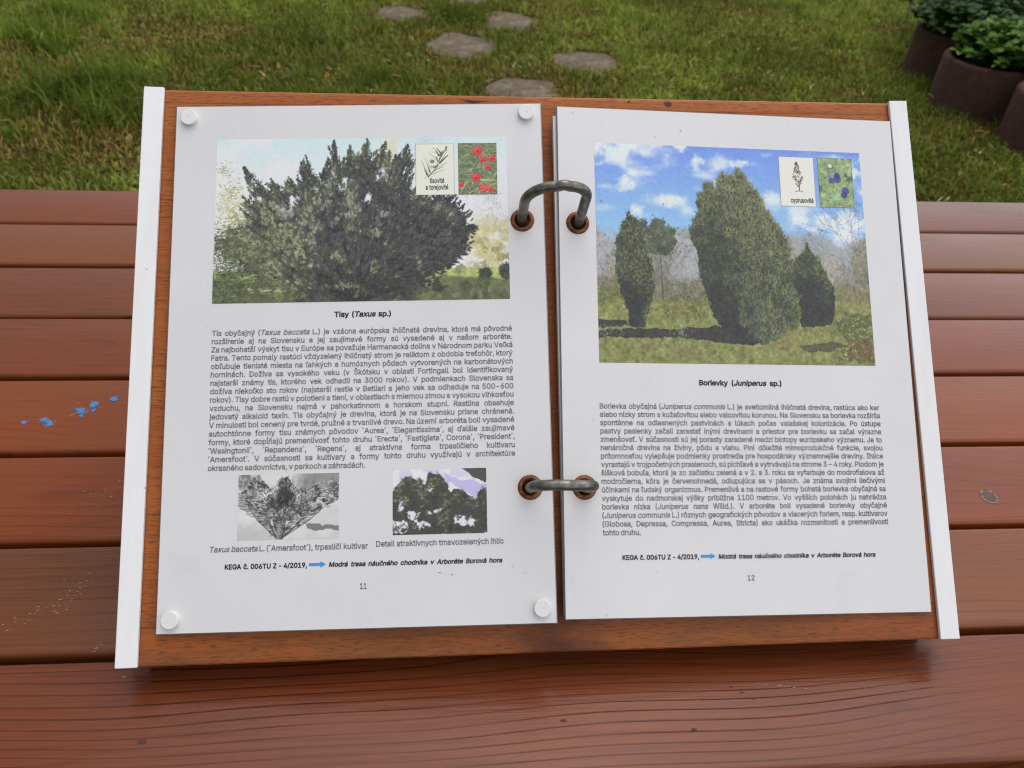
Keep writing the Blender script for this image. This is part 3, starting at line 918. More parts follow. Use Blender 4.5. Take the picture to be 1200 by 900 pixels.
def word_geo(s, r):
    """outline of a thin word, widened into solid strokes of half-width r (in em); returns verts, quads, width"""
    co, ed = raw_word(s)
    co = co * (0.716 / CAP)
    d = co[ed[:, 1]] - co[ed[:, 0]]
    L = np.linalg.norm(d, axis=1); ok = L > 1e-6
    ed, d, L = ed[ok], d[ok], L[ok]
    n = np.stack([-d[:, 1], d[:, 0]], 1) / L[:, None]
    t = d / L[:, None]
    a, b = co[ed[:, 0]] - t * r * .45, co[ed[:, 1]] + t * r * .45
    V = np.stack([a - n * r, b - n * r, b + n * r, a + n * r], 1).reshape(-1, 2)
    x0 = co[:, 0].min()
    V[:, 0] -= x0
    return V, co[:, 0].max() - x0

R_REG, R_BOLD = 0.0198, 0.040
def segs(word, st):
    out = []; cur = ''
    for ch in word:
        if ch == '*':
            if cur: out.append((cur, st['i']))
            cur = ''; st['i'] = not st['i']
        else: cur += ch
    if cur: out.append((cur, st['i']))
    return out
def line_words(text, bold, em, sx):
    st = {'i': False}; ws = []
    for wd in text.split(' '):
        vv = []; x = 0
        for s, it in segs(wd, st):
            V, wid = word_geo(s, 0.029 if bold == 'semi' else R_BOLD if bold else R_REG)
            V = V.copy()
            V[:, 0] = V[:, 0] * sx
            if it: V[:, 0] += V[:, 1] * 0.2
            V[:, 0] += x
            vv.append(V); x += wid * sx + 0.07
        ws.append((np.concatenate(vv) * em, (x - 0.07) * em))
    return ws
ink_m = flat_mat('black_print', (0.016, 0.016, 0.018), 0.4, 0, 0.1, 100)
def printed(name, side, parent, lines, h=0.14, mats=None):
    """lines: (text, x0, x1 or None, baseline, em, bold, justify)"""
    allv = []
    for (text, x0, x1, y, em, bold, sx) in lines:
        ws = line_words(text, bold, em, sx)
        tot = sum(q[1] for q in ws)
        gap = 0.27 * em if x1 is None or len(ws) == 1 else (x1 - x0 - tot) / (len(ws) - 1)
        x = x0
        for V, wid in ws:
            Q = V.copy(); Q[:, 0] += x; Q[:, 1] += y
            allv.append(Q); x += wid + gap
    A = np.concatenate(allv)
    P = PG(side, A[:, 0], A[:, 1], h)
    n = len(P) // 4
    return from_arrays(name, P, np.arange(n * 4).reshape(n, 4), parent, mats or ink_m)
def fit_sx(lines, bold, em, width, gmin=0.31, cap=0.98):
    s = cap
    for t in lines:
        ws = line_words(t, bold, em, 1.0)
        s = min(s, (width - (len(ws) - 1) * gmin * em) / sum(q[1] for q in ws))
    return s

BODY_L = """Tis obyčajný (*Taxus baccata* L.) je vzácna európska ihličnatá drevina, ktorá má pôvodné
rozšírenie aj na Slovensku a jej zaujímavé formy sú vysadené aj v našom arboréte.
Za najbohatší výskyt tisu v Európe sa považuje Harmanecká dolina v Národnom parku Veľká
Fatra. Tento pomaly rastúci vždyzelený ihličnatý strom je reliktom z obdobia treťohôr, ktorý
obľubuje tienisté miesta na ľahkých a humóznych pôdach vytvorených na karbonátových
horninách. Dožíva sa vysokého veku (v Škótsku v oblasti Fortingall bol identifikovaný
najstarší známy tis, ktorého vek odhadli na 3000 rokov). V podmienkach Slovenska sa
dožíva niekoľko sto rokov (najstarší rastie v Betliari a jeho vek sa odhaduje na 500-600
rokov). Tisy dobre rastú v polotieni a tieni, v oblastiach s miernou zimou a vysokou vlhkosťou
vzduchu, na Slovensku najmä v pahorkatinnom a horskom stupni. Rastlina obsahuje
jedovatý alkaloid taxín. Tis obyčajný je drevina, ktorá je na Slovensku prísne chránená.
V minulosti bol cenený pre tvrdé, pružné a trvanlivé drevo. Na území arboréta boli vysadené
autochtónne formy tisu známych pôvodov ´Aurea´, ´Elegantissima´, aj ďalšie zaujímavé
formy, ktoré dopĺňajú premenlivosť tohto druhu ´Erecta´, ´Fastigiata´, Corona´, ´President´,
´Wasingtonii´, ´Repandens´, ´Regens´, aj atraktívna forma trpasličieho kultivaru
´Amersfoot´. V súčasnosti sa kultivary a formy tohto druhu využívajú v architektúre
okrasného sadovníctva, v parkoch a záhradách.""".split('\n')
BODY_R = """Borievka obyčajná (*Juniperus communis* L.) je svetlomilná ihličnatá drevina, rastúca ako ker
alebo nízky strom s kužeľovitou alebo valcovitou korunou. Na Slovensku sa borievka rozšírila
spontánne na odlesnených pastvinách a lúkach počas valašskej kolonizácie. Po ústupe
pastvy pasienky začali zarastať inými drevinami a priestor pre borievku sa začal výrazne
zmenšovať. V súčasnosti sú jej porasty zaradené medzi biotopy európskeho významu. Je to
nenáročná drevina na živiny, pôdu a vlahu. Plní dôležité mimoprodukčné funkcie, svojou
prítomnosťou vylepšuje podmienky prostredia pre hospodársky významnejšie dreviny. Ihlice
vyrastajú v trojpočetných praslenoch, sú pichľavé a vytrvávajú na strome 3 – 4 roky. Plodom je
šišková bobuľa, ktorá je zo začiatku zelená a v 2. a 3. roku sa vyfarbuje do modrofialova až
modročierna, kôra je červenohnedá, odlupujúca sa v pásoch. Je známa svojimi liečivými
účinkami na ľudský organizmus. Premenlivá a na rastové formy bohatá borievka obyčajná sa
vyskytuje do nadmorskej výšky približne 1100 metrov. Vo vyšších polohách ju nahrádza
borievka nízka (*Juniperus nana* Willd.). V arboréte boli vysadené borievky obyčajné
(*Juniperus communis* L.) rôznych geografických pôvodov a viacerých foriem, resp. kultivarov
(Globosa, Depressa, Compressa, Aurea, Stricta) ako ukážka rozmanitosti a premenlivosti
tohto druhu.""".split('\n')
EM = 3.95
def letter():
    s = fit_sx(BODY_L, False, EM, 162.8)
    L = [(t, 24.2, 187.0 if i < 16 else None, 156.3 - i * 4.56, EM, False, s) for i, t in enumerate(BODY_L)]
    printed('body_text', 'L', pageL, L)
    s2 = fit_sx(BODY_R, False, EM, 161.6)
    L = [(t, 21.3, 182.8 if i < 15 else None, 112.6 - i * 4.58, EM, False, s2) for i, t in enumerate(BODY_R)]
    printed('body_text', 'R', pageR, L)
    def one(name, side, pg, text, x0, x1, y, em, bold):
        w1 = line_words(text, bold, em, 1.0)
        s_ = min(1.05, ((x1 - x0) - (len(w1) - 1) * (0.42 if bold else 0.32) * em) / sum(q[1] for q in w1))
        printed(name, side, pg, [(text, x0, x1, y, em, bold, s_)])
    one('title_text', 'L', pageL, 'Tisy (*Taxus* sp.)', 90.2, 120.8, 165.7, EM, True)
    one('title_text', 'R', pageR, 'Borievky (*Juniperus* sp.)', 78.0, 125.5, 126.1, EM, True)
    one('caption_text', 'L', pageL, '*Taxus baccata* L. (´Amersfoot´), trpasličí kultivar', 26.2, 108.5, 41.0, EM, False)
    one('caption_text', 'L', pageL, 'Detail atraktívnych tmavozelených ihlíc', 113.0, 179.8, 41.8, EM, False)
    for side, pg, xa, xb, xc, xd, y in (('L', pageL, 34.6, 76.9, 88.4, 178.6, 32.1), ('R', pageR, 31.7, 73.5, 84.5, 173.7, 30.8)):
        one('credit_text', side, pg, 'KEGA č. 006TU Z - 4/2019,', xa, xb, y, 3.35, True)
        one('credit_text', side, pg, '*Modrá trasa náučného chodníka v Arboréte Borová hora*', xc, xd, y, 3.2, True)
        ax0, ax1, ay = xb + 1.1, xc - 1.5, y + 1.35
        pts = [(ax0, ay - .75), (ax1 - 3.0, ay - .75), (ax1 - 3.0, ay - 1.6), (ax1, ay), (ax1 - 3.0, ay + 1.6), (ax1 - 3.0, ay + .75), (ax0, ay + .75)]
        P = PG(side, [p[0] for p in pts], [p[1] for p in pts], .14)
        from_arrays('printed_arrow', P, [(0, 1, 5, 6), (2, 3, 4, 5, 1)], pg, blue_ink)
    one('page_number', 'L', pageL, '11', 104.6, 107.9, 20.4, EM, False)
    one('page_number', 'R', pageR, '12', 100.2, 104.0, 19.0, EM, False)
blue_ink = flat_mat('blue_print', (0.055, 0.30, 0.66), 0.4, 0, 0.05, 100)
letter()

# ------------------------------------------------------------------ printed pictures (flat colour prints on the pages)
def up_noise(h, w, cell, seed, octv=3):
    rs = np.random.RandomState(seed)
    out = np.zeros((h, w)); amp = 1; tot = 0
    for o in range(octv):
        c = max(1.0, cell / 2 ** o)
        gh, gw = int(h / c) + 3, int(w / c) + 3
        g = rs.rand(gh, gw)
        y = np.arange(h) / c; x = np.arange(w) / c
        i = y.astype(int); j = x.astype(int); fy = y - i; fx = x - j
        fy = fy * fy * (3 - 2 * fy); fx = fx * fx * (3 - 2 * fx)
        a = g[i][:, j] * (1 - fx) + g[i][:, j + 1] * fx
        b = g[i + 1][:, j] * (1 - fx) + g[i + 1][:, j + 1] * fx
        out += amp * (a * (1 - fy[:, None]) + b * fy[:, None]); tot += amp; amp *= .5
    return out / tot

class Print:
    """a colour print: w x h dots in sRGB 0..255, row 0 at the top"""
    def __init__(s, w, h, col=(255, 255, 255)):
        s.w, s.h = w, h
        s.a = np.ones((h, w, 3)) * np.array(col, float)
        s.Y, s.X = np.mgrid[0:h, 0:w] + 0.5
    def blend(s, mask, col):
        m = np.clip(mask, 0, 1)[..., None]
        s.a = s.a * (1 - m) + np.asarray(col, float) * m
    def poly(s, pts, soft=0.0, rough=0.0, cell=8, seed=0):
        X, Y = s.X, s.Y
        if rough:
            X = X + (up_noise(s.h, s.w, cell, seed) - .5) * rough * 2
            Y = Y + (up_noise(s.h, s.w, cell, seed + 1) - .5) * rough * 2
        ins = np.zeros((s.h, s.w), bool)
        n = len(pts)
        for i in range(n):
            x0, y0 = pts[i]; x1, y1 = pts[(i + 1) % n]
            if y0 == y1: continue
            c = ((y0 > Y) != (y1 > Y)) & (X < (x1 - x0) * (Y - y0) / (y1 - y0) + x0)
            ins ^= c
        return ins.astype(float)
    def stroke(s, x0, y0, x1, y1, wd, col, al=1.0, taper=True):
        r = wd + 1
        a, b = int(max(0, min(x0, x1) - r)), int(min(s.w, max(x0, x1) + r + 1))
        c, d = int(max(0, min(y0, y1) - r)), int(min(s.h, max(y0, y1) + r + 1))
        if a >= b or c >= d: return
        X = s.X[c:d, a:b]; Y = s.Y[c:d, a:b]
        dx, dy = x1 - x0, y1 - y0; L2 = dx * dx + dy * dy + 1e-6
        t = np.clip(((X - x0) * dx + (Y - y0) * dy) / L2, 0, 1)
        q = np.sqrt((X - x0 - t * dx) ** 2 + (Y - y0 - t * dy) ** 2)
        hw = wd * .5 * ((1 - .65 * t) if taper else 1)
        m = (np.clip(hw + .5 - q, 0, 1) * al)[..., None]
        s.a[c:d, a:b] = s.a[c:d, a:b] * (1 - m) + np.asarray(col, float) * m
    def disk(s, x, y, r, col, al=1.0, ry=None):
        ry = ry or r
        q = np.sqrt(((s.X - x) / r) ** 2 + ((s.Y - y) / ry) ** 2)
        s.blend(np.clip((1 - q) * min(r, ry) + .5, 0, 1) * al, col)
    def sprigs(s, rs, n, inside, L, wd, cols, ang=-1.57, spread=.6, al=.85, pick=None, fan=None):
        """many short leafy strokes inside a mask; colours picked by a clump field"""
        ys, xs = np.nonzero(inside > .5)
        if len(ys) == 0: return
        id_ = rs.randint(0, len(ys), n)
        for k in id_:
            x, y = xs[k] + rs.rand(), ys[k] + rs.rand()
            an = rs.normal(ang if fan is None else fan(x, y), spread)
            l = L * rs.uniform(.5, 1.3)
            if pick is None: c = cols[rs.randint(len(cols))]
            else:
                q = pick[min(int(y), s.h - 1), min(int(x), s.w - 1)] + rs.normal(0, .14)
                c = cols[int(np.clip(q * len(cols), 0, len(cols) - 1))]
            c = np.array(c, float) * rs.uniform(.88, 1.12)
            s.stroke(x, y, x + math.cos(an) * l, y + math.sin(an) * l, wd * rs.uniform(.7, 1.3), c, al)
    def twig(s, rs, x, y, an, L, wd, col, depth, al=.8, curl=.35):
        if depth == 0 or L < 1.2: return
        x1, y1 = x + math.cos(an) * L, y + math.sin(an) * L
        s.stroke(x, y, x1, y1, wd, col, al)
        for k in range(2 if rs.rand() < .75 else 3):
            s.twig(rs, x1, y1, an + rs.normal(0, curl) + (k - .5) * .5, L * rs.uniform(.6, .85), max(.6, wd * .68), col, depth - 1, al, curl)

WHITE_PX, VEIL = 0.93, 0.015       # how a white albedo and the gloss of the lamination show in the photograph
def to_albedo(a):
    c = np.clip(a / 255.0, 0, 1)
    lin = np.where(c <= .04045, c / 12.92, ((c + .055) / 1.055) ** 2.4)
    return np.clip((lin - VEIL) / WHITE_PX, 0.004, 0.80)
print_m = attr_mat('colour_print', 0.36)
def put(name, pic, side, parent, u0, v0, u1, v1, h):
    """lay the print on the page: (u0,v0) lower left, (u1,v1) upper right, page millimetres"""
    hh, ww = pic.h, pic.w
    us = np.linspace(u0, u1, ww); vv = np.linspace(v1, v0, hh)
    U, V = np.meshgrid(us, vv)
    P = PG(side, U.ravel(), V.ravel(), h)
    me = bpy.data.meshes.new(name)
    nv = hh * ww
    me.vertices.add(nv); me.vertices.foreach_set('co', P.astype(np.float32).ravel())
    i = (np.arange(hh - 1)[:, None] * ww + np.arange(ww - 1)).ravel()
    q = np.stack([i + ww, i + ww + 1, i + 1, i], 1).astype(np.int32)
    nf = len(q)
    me.loops.add(nf * 4); me.loops.foreach_set('vertex_index', q.ravel())
    me.polygons.add(nf); me.polygons.foreach_set('loop_start', np.arange(nf, dtype=np.int32) * 4)
    me.polygons.foreach_set('loop_total', np.full(nf, 4, np.int32))
    me.update(calc_edges=True)
    col = np.ones((nv, 4), np.float32); col[:, :3] = to_albedo(pic.a).reshape(-1, 3)
    at = me.color_attributes.new('Col', 'FLOAT_COLOR', 'POINT'); at.data.foreach_set('color', col.ravel())
    return link(name, me, parent, print_m)

def yew_picture():
    W, H = 490, 284
    p = Print(W, H)
    rs = np.random.RandomState(5)
    # coordinates below: 0..1114 across, 0..613 down
    sx, sy = W / 1114., H / 613.
    T = lambda pts: [((x - 36) * sx, (y - 42) * sy) for x, y in pts]
    Yn, Xn = p.Y / H, p.X / W
    g = np.clip(Yn / .35, 0, 1)[..., None]
    p.a[:] = np.array([203, 228, 231]) * (1 - g) + np.array([228, 231, 238]) * g
    n = up_noise(H, W, 60, 1, 4)
    p.blend(sm(n, .42, .7) * .7, (232, 233, 240))
    # pale branches and haze on the right
    hz = sm(Xn, .80, .9) * sm(Yn, .05, .5)
    n2 = up_noise(H, W, 22, 2, 5)
    p.blend(hz * sm(n2, .4, .7) * .45, (196, 192, 204))
    p.blend(sm(Xn, .83, .88) * sm(Yn, .42, .58) * (1 - sm(Yn, .78, .9)) * sm(n2, .28, .55), (204, 198, 150))
    p.blend(sm(Xn, .84, .9) * sm(Yn, .55, .75) * sm(up_noise(H, W, 14, 3, 4), .45, .65) * .8, (150, 142, 92))
    p.blend(np.exp(-((Xn - .595) / .03) ** 2 - ((Yn - .06) / .1) ** 2) * .8, (222, 208, 178))
    p.blend(np.exp(-((Xn - .72) / .06) ** 2 - ((Yn - .12) / .2) ** 2) * .35 * sm(n2, .3, .7), (176, 170, 190))
    # birch
    for x0, y0, an, L, wd, d in ((1078, 565, -1.58, 80, 3.0, 1), (1074, 470, -2.1, 95, 1.9, 5), (1078, 470, -1.1, 100, 1.9, 5), (1076, 480, -1.5, 80, 1.4, 5), (1110, 480, -.5, 50, 1.1, 4), (1125, 400, -1.4, 70, 1.0, 5), (1100, 300, -1.5, 60, .9, 5)):
        q = T([(x0, y0)])[0]
        p.twig(rs, q[0], q[1], an, L * sx * .62, wd, (228, 226, 224), d, .75)
    for k in range(18):
        q = T([(rs.uniform(965, 1150), rs.uniform(260, 420))])[0]
        p.twig(rs, q[0], q[1], rs.normal(-1.6, .6), 9, .8, (168, 160, 165), 4, .45)
    # lawn
    lawn = sm(Yn, .80, .815)
    p.blend(lawn, (172, 184, 112))
    p.blend(sm(Yn + (up_noise(H, W, 30, 4, 3) - .5) * .06, .865, .885), (102, 108, 80))
    p.blend(sm(Yn, .86, .9) * np.exp(-((Xn - .5) / .24) ** 2) * .8, (74, 76, 68))
    p.blend(sm(Yn, .86, .9) * sm(up_noise(H, W, 12, 6, 4), .5, .68) * .55, (138, 140, 90))
    p.blend(sm(Yn, .86, .9) * sm(up_noise(H, W, 16, 7, 4), .52, .7) * .6, (76, 80, 58))
    # left: light tree, then bushes
    for (x, y, r, n_, cols) in ((70, 160, 36, 70, [(190, 198, 140), (150, 160, 105), (120, 130, 95)]), (95, 235, 42, 110, [(206, 206, 128), (180, 185, 110), (120, 125, 95)]), (90, 285, 60, 220, [(212, 208, 138), (190, 190, 112), (150, 155, 92)]),
                                (110, 345, 70, 320, [(208, 200, 146), (184, 180, 116), (148, 150, 92)]), (150, 395, 90, 480, [(188, 188, 116), (148, 152, 88), (112, 120, 72)]),
                                (90, 440, 80, 620, [(150, 158, 92), (112, 122, 72), (80, 88, 60), (60, 64, 52)]), (150, 500, 110, 900, [(120, 128, 80), (86, 94, 62), (62, 66, 54), (170, 172, 120)]), (85, 590, 90, 1100, [(96, 108, 76), (76, 86, 64), (58, 62, 54), (118, 128, 88)])):
        q = T([(x, y)])[0]
        for k in range(n_):
            xx, yy = q[0] + rs.normal(0, r * sx * .55), q[1] + rs.normal(0, r * sy * .45)
            if yy > H + 2: continue
            an = rs.normal(-.9, .9); l = rs.uniform(2, 5)
            p.stroke(xx, yy, xx + math.cos(an) * l, yy + math.sin(an) * l * .6, rs.uniform(1, 2), cols[rs.randint(len(cols))], .75)
    # light through under the crown
    for (x0, x1, y, hgt) in ((170, 320, 555, 14), (165, 315, 610, 12), (480, 640, 600, 10), (765, 860, 590, 16), (250, 330, 580, 8)):
        for k in range(60):
            q = T([(rs.uniform(x0, x1), rs.normal(y, hgt * .5))])[0]
            p.stroke(q[0], q[1], q[0] + rs.uniform(2, 6), q[1], 1.2, [(198, 198, 150), (168, 172, 112), (206, 202, 170)][rs.randint(3)], .7)
    # the yew: shoots grown from the base to pointed tips
    tips = [(142, 148), (188, 205), (246, 195), (312, 188), (375, 108), (372, 160), (420, 190), (484, 52), (505, 150), (545, 72), (612, 44), (590, 110), (682, 58), (640, 150), (722, 110), (766, 70), (795, 130), (790, 180), (850, 215), (900, 250), (950, 265), (1010, 330), (1026, 390), (1015, 440), (985, 480), (930, 515), (880, 545), (150, 320), (140, 262), (160, 370), (235, 300)]
    crown = T([(142, 150), (165, 205), (200, 235), (245, 210), (275, 235), (312, 205), (340, 215), (368, 125), (392, 180), (425, 205), (455, 150), (484, 60), (498, 140), (520, 130), (545, 85), (568, 120), (612, 55), (628, 110), (682, 66), (700, 110), (725, 125), (766, 80), (785, 130), (760, 190), (800, 250), (870, 262), (950, 275), (1000, 335), (1024, 390), (1008, 445), (985, 490), (940, 520), (900, 555), (860, 560), (850, 600), (790, 598), (775, 650), (560, 662), (330, 660), (322, 600), (230, 572), (180, 585), (130, 520), (60, 470), (45, 400), (130, 380), (165, 350), (130, 300), (170, 270), (160, 215)])
    cx_, cy_ = T([(560, 420)])[0]
    inner = [(cx_ + (x - cx_) * .95, cy_ + (y - cy_) * .94 + 2) for x, y in crown]
    body = p.poly(inner, rough=12, cell=7, seed=31)
    dens = sm(up_noise(H, W, 15, 33, 4), .24, .42)
    core = sm(Yn, .42, .75) * sm(Xn, .28, .42) + sm(Xn, .52, .66) * sm(Yn, .25, .45)
    holes_ = np.clip(dens + core, 0, 1)
    leftlow = (1 - sm(Xn, .14, .34)) * sm(Yn, .38, .55)
    p.blend(body * (1 - holes_) * sm(Yn, .36, .5) * .8, (112, 118, 90))
    p.blend(body * holes_ * .93, (74, 75, 73))
    p.blend(body * leftlow * .55, (108, 114, 82))
    clump = .6 * up_noise(H, W, 26, 35, 4) + .4 * up_noise(H, W, 9, 36, 3)
    lit = np.clip((clump - .5) * 3.6 + .46 - .30 * sm(Xn, .58, .78) - .20 * sm(Yn, .66, .95) + .18 * (1 - sm(Xn, .12, .42)) + .22 * leftlow - .25 * sm(Yn, .5, .7) * sm(Xn, .3, .45), 0, 1)
    cols = [(58, 58, 60), (67, 69, 66), (80, 84, 73), (98, 104, 84), (120, 127, 98), (150, 157, 122)]
    base = T([(560, 660)])[0]
    fan = lambda x, y: math.atan2(y - base[1] * 1.05, (x - base[0])) if y < base[1] - 4 else -1.57
    # main limbs
    for tip in tips:
        q = T([tip])[0]
        mx_, my_ = base[0] * .4 + q[0] * .6, base[1] * .55 + q[1] * .45
        p.stroke(base[0] + rs.normal(0, 8), base[1], mx_, my_, 2.4, (56, 56, 56), .6, False); p.stroke(mx_, my_, *q, 1.8, (60, 60, 58), .6)
    vis = body * (holes_ > .35)
    p.sprigs(rs, 3800, vis, 6.0, 1.7, cols[:4], spread=.75, al=.7, pick=lit, fan=fan)
    # flat sprays: a short stem with needles to both sides
    ys, xs = np.nonzero(vis > .5)
    for k in rs.randint(0, len(ys), 2200):
        x, y = xs[k], ys[k]
        an = fan(x, y) + rs.normal(0, .55); l = rs.uniform(4.5, 9)
        c = np.array(cols[int(np.clip(lit[y, x] * 6 + rs.normal(0, .8), 0, 5))], float) * rs.uniform(.9, 1.1)
        for u in np.linspace(.1, 1, 6):
            for s_ in (-1, 1):
                a2 = an + s_ * .75; ll = 2.6 * (1.15 - .5 * u)
                x0, y0 = x + math.cos(an) * l * u, y + math.sin(an) * l * u
                p.stroke(x0, y0, x0 + math.cos(a2) * ll, y0 + math.sin(a2) * ll, 1.1, c, .72)
    n_c = len(crown)
    for i in range(n_c):
        (xa, ya), (xb, yb) = crown[i], crown[(i + 1) % n_c]
        Le = math.hypot(xb - xa, yb - ya)
        for k in range(max(1, int(Le / 4.5))):
            u = rs.rand(); x, y = xa + (xb - xa) * u, ya + (yb - ya) * u
            if y > H * .97: continue
            ox, oy = x - cx_, y - cy_; dn = math.hypot(ox, oy) + 1e-6; ox /= dn; oy /= dn
            if y > H * .55: dx_, dy_ = ox * 1.0, .25
            else: dx_, dy_ = ox * .65, oy * .6 - .75
            dn = math.hypot(dx_, dy_); an0 = math.atan2(dy_ / dn, dx_ / dn) + rs.normal(0, .25)
            Ls = rs.uniform(5, 17); bx_, by_ = x - math.cos(an0) * Ls * .65, y - math.sin(an0) * Ls * .65
            p.stroke(bx_, by_, bx_ + math.cos(an0) * Ls, by_ + math.sin(an0) * Ls, 1.3, (66, 67, 64), .85)
            for q_ in range(int(Ls * 1.5)):
                t_ = rs.rand(); a2 = an0 + rs.choice([-1, 1]) * rs.uniform(.35, 1.0); ll = rs.uniform(2.0, 4.4) * (1.1 - .6 * t_)
                x0, y0 = bx_ + math.cos(an0) * Ls * t_, by_ + math.sin(an0) * Ls * t_
                yi, xi = int(np.clip(y0, 0, H - 1)), int(np.clip(x0, 0, W - 1))
                c = np.array(cols[int(np.clip(lit[yi, xi] * 5 + rs.normal(-.4, .8), 0, 4))], float)
                p.stroke(x0, y0, x0 + math.cos(a2) * ll, y0 + math.sin(a2) * ll, 1.35, c, .85)
    edge = body - np.minimum.reduce([np.roll(body, s_, a_) for s_ in (-4, 4) for a_ in (0, 1)])
    p.sprigs(rs, 1500, edge * (Yn < .86), 6.5, 1.5, cols[:4], spread=.8, al=.9, pick=lit * .8, fan=fan)
    for k in range(420):          # twiggy gaps of light along the outline
        ys2, xs2 = np.nonzero(edge * (Yn < .5) > .5); j = rs.randint(len(ys2))
        p.disk(xs2[j] + rs.normal(0, 2), ys2[j] + rs.normal(0, 2), rs.uniform(.5, 1.1), (205, 210, 210), .5) if k < 130 else None
    for tip in tips:
        q = T([tip])[0]
        dx, dy = q[0] - base[0], q[1] - base[1]; D = math.hypot(dx, dy)
        dx /= D; dy = dy / D
        if dy > -.75 and tip[1] < 260: dx, dy = dx * .55, -abs(dy) - .5; D2 = math.hypot(dx, dy); dx /= D2; dy /= D2
        Ls = rs.uniform(34, 56)
        for k in range(70):
            u = rs.rand() ** 1.2
            wdt = 1.0 + 13 * u ** .8
            x = q[0] - dx * Ls * u + rs.normal(0, .32) * wdt; y = q[1] - dy * Ls * u + rs.normal(0, .18) * wdt
            an = math.atan2(dy, dx) + rs.choice([-1, 1]) * rs.uniform(.3, .9); l = rs.uniform(2.5, 5.0) * (.6 + .5 * u)
            c = cols[rs.randint(0, 4)]
            p.stroke(x, y, x + math.cos(an) * l, y + math.sin(an) * l, 1.7, c, .9)
        p.stroke(q[0] - dx * Ls, q[1] - dy * Ls, q[0], q[1], 1.6, (62, 62, 60), .9)
    # bushes in front of the left flank
    for (x, y, r, n_, cols2) in ((80, 470, 60, 330, [(140, 148, 94), (112, 122, 80), (86, 94, 68), (70, 74, 62)]), (190, 520, 80, 420, [(118, 126, 84), (92, 100, 72), (72, 76, 64), (150, 154, 106)]), (80, 590, 75, 700, [(100, 112, 82), (82, 92, 70), (64, 68, 60), (124, 134, 96)])):
        q = T([(x, y)])[0]
        for k in range(n_):
            xx, yy = q[0] + rs.normal(0, r * sx * .55), q[1] + rs.normal(0, r * sy * .45)
            an = rs.normal(-.9, .9); l = rs.uniform(2, 5)
            p.stroke(xx, yy, xx + math.cos(an) * l, yy + math.sin(an) * l * .6, rs.uniform(1, 1.8), cols2[rs.randint(len(cols2))], .75)
    # fringe of drooping sprays and branch lines near the ground
    for k in range(260):
        q = T([(rs.uniform(120, 900), rs.uniform(525, 630))])[0]
        an = rs.choice([rs.normal(.2, .4), rs.normal(2.9, .4)]); l = rs.uniform(4, 12)
        p.stroke(q[0], q[1], q[0] + math.cos(an) * l, q[1] + math.sin(an) * l * .7, 1.2, cols[rs.randint(0, 4)], .75)
    # bright speckles of sky inside the crown
    for k in range(90):
        q = T([(rs.uniform(180, 800), rs.uniform(190, 500))])[0]
        if body[int(min(q[1], H - 1)), int(min(q[0], W - 1))] > .5 and q[1] < H * (.35 + .4 * rs.rand()):
            p.disk(q[0], q[1], rs.uniform(.5, 1.2), (208, 210, 210), .75)
    # clipped bushes and their lawn
    for (x, y, r, ry, cols2) in ((1058, 558, 28, 23, [(58, 62, 58), (70, 76, 64), (50, 52, 52)]), (1136, 553, 30, 34, [(54, 58, 56), (64, 70, 60), (48, 50, 52)]), (1050, 590, 28, 24, [(88, 98, 70), (104, 114, 78), (72, 80, 62)]), (880, 600, 26, 30, [(60, 64, 58), (74, 80, 64)]), (900, 580, 18, 22, [(120, 126, 92), (96, 104, 76)]), (965, 545, 22, 22, [(150, 150, 108), (128, 130, 92), (170, 170, 130)])):
        q = T([(x, y)])[0]
        p.disk(q[0], q[1], r * sx * .85, cols2[0], .75, ry * sy * .85)
        for k in range(170):
            a, d = rs.rand() * 6.28, math.sqrt(rs.rand())
            xx, yy = q[0] + math.cos(a) * d * r * sx, q[1] + math.sin(a) * d * ry * sy
            p.stroke(xx, yy, xx + rs.normal(0, 1.5), yy - 1.5, 1.2, cols2[rs.randint(len(cols2))], .8)
    p.a *= 1 + (up_noise(H, W, 5.0, 71, 3)[..., None] - .5) * .34 * (1 - .8 * sm(p.a.mean(2, keepdims=True), 150, 215))
    p.a += (up_noise(H, W, 2.0, 77, 1)[..., None] - .5) * 14
    p.a = np.clip(p.a, 0, 240)
    return p

def conifer(p, rs, pts, cols, lit, n, L=5, wd=1.5, rough=5, seed=1, base=None, ang=-1.5):
    body = p.poly(pts, rough=rough, cell=7, seed=seed)
    p.blend(body, base or cols[0])
    p.sprigs(rs, n, body, L, wd, cols, ang=ang, spread=.55, al=.65, pick=lit)
    p.sprigs(rs, n, body, L * .6, wd * .9, cols, ang=ang, spread=.8, al=.6, pick=lit)
    # ragged outline
    edge = body - np.minimum.reduce([np.roll(body, s_, a_) for s_ in (-3, 3) for a_ in (0, 1)])
    p.sprigs(rs, n // 5, edge, L * 1.15, wd, cols, ang=ang, spread=.6, al=.9, pick=lit * .8)
    return body

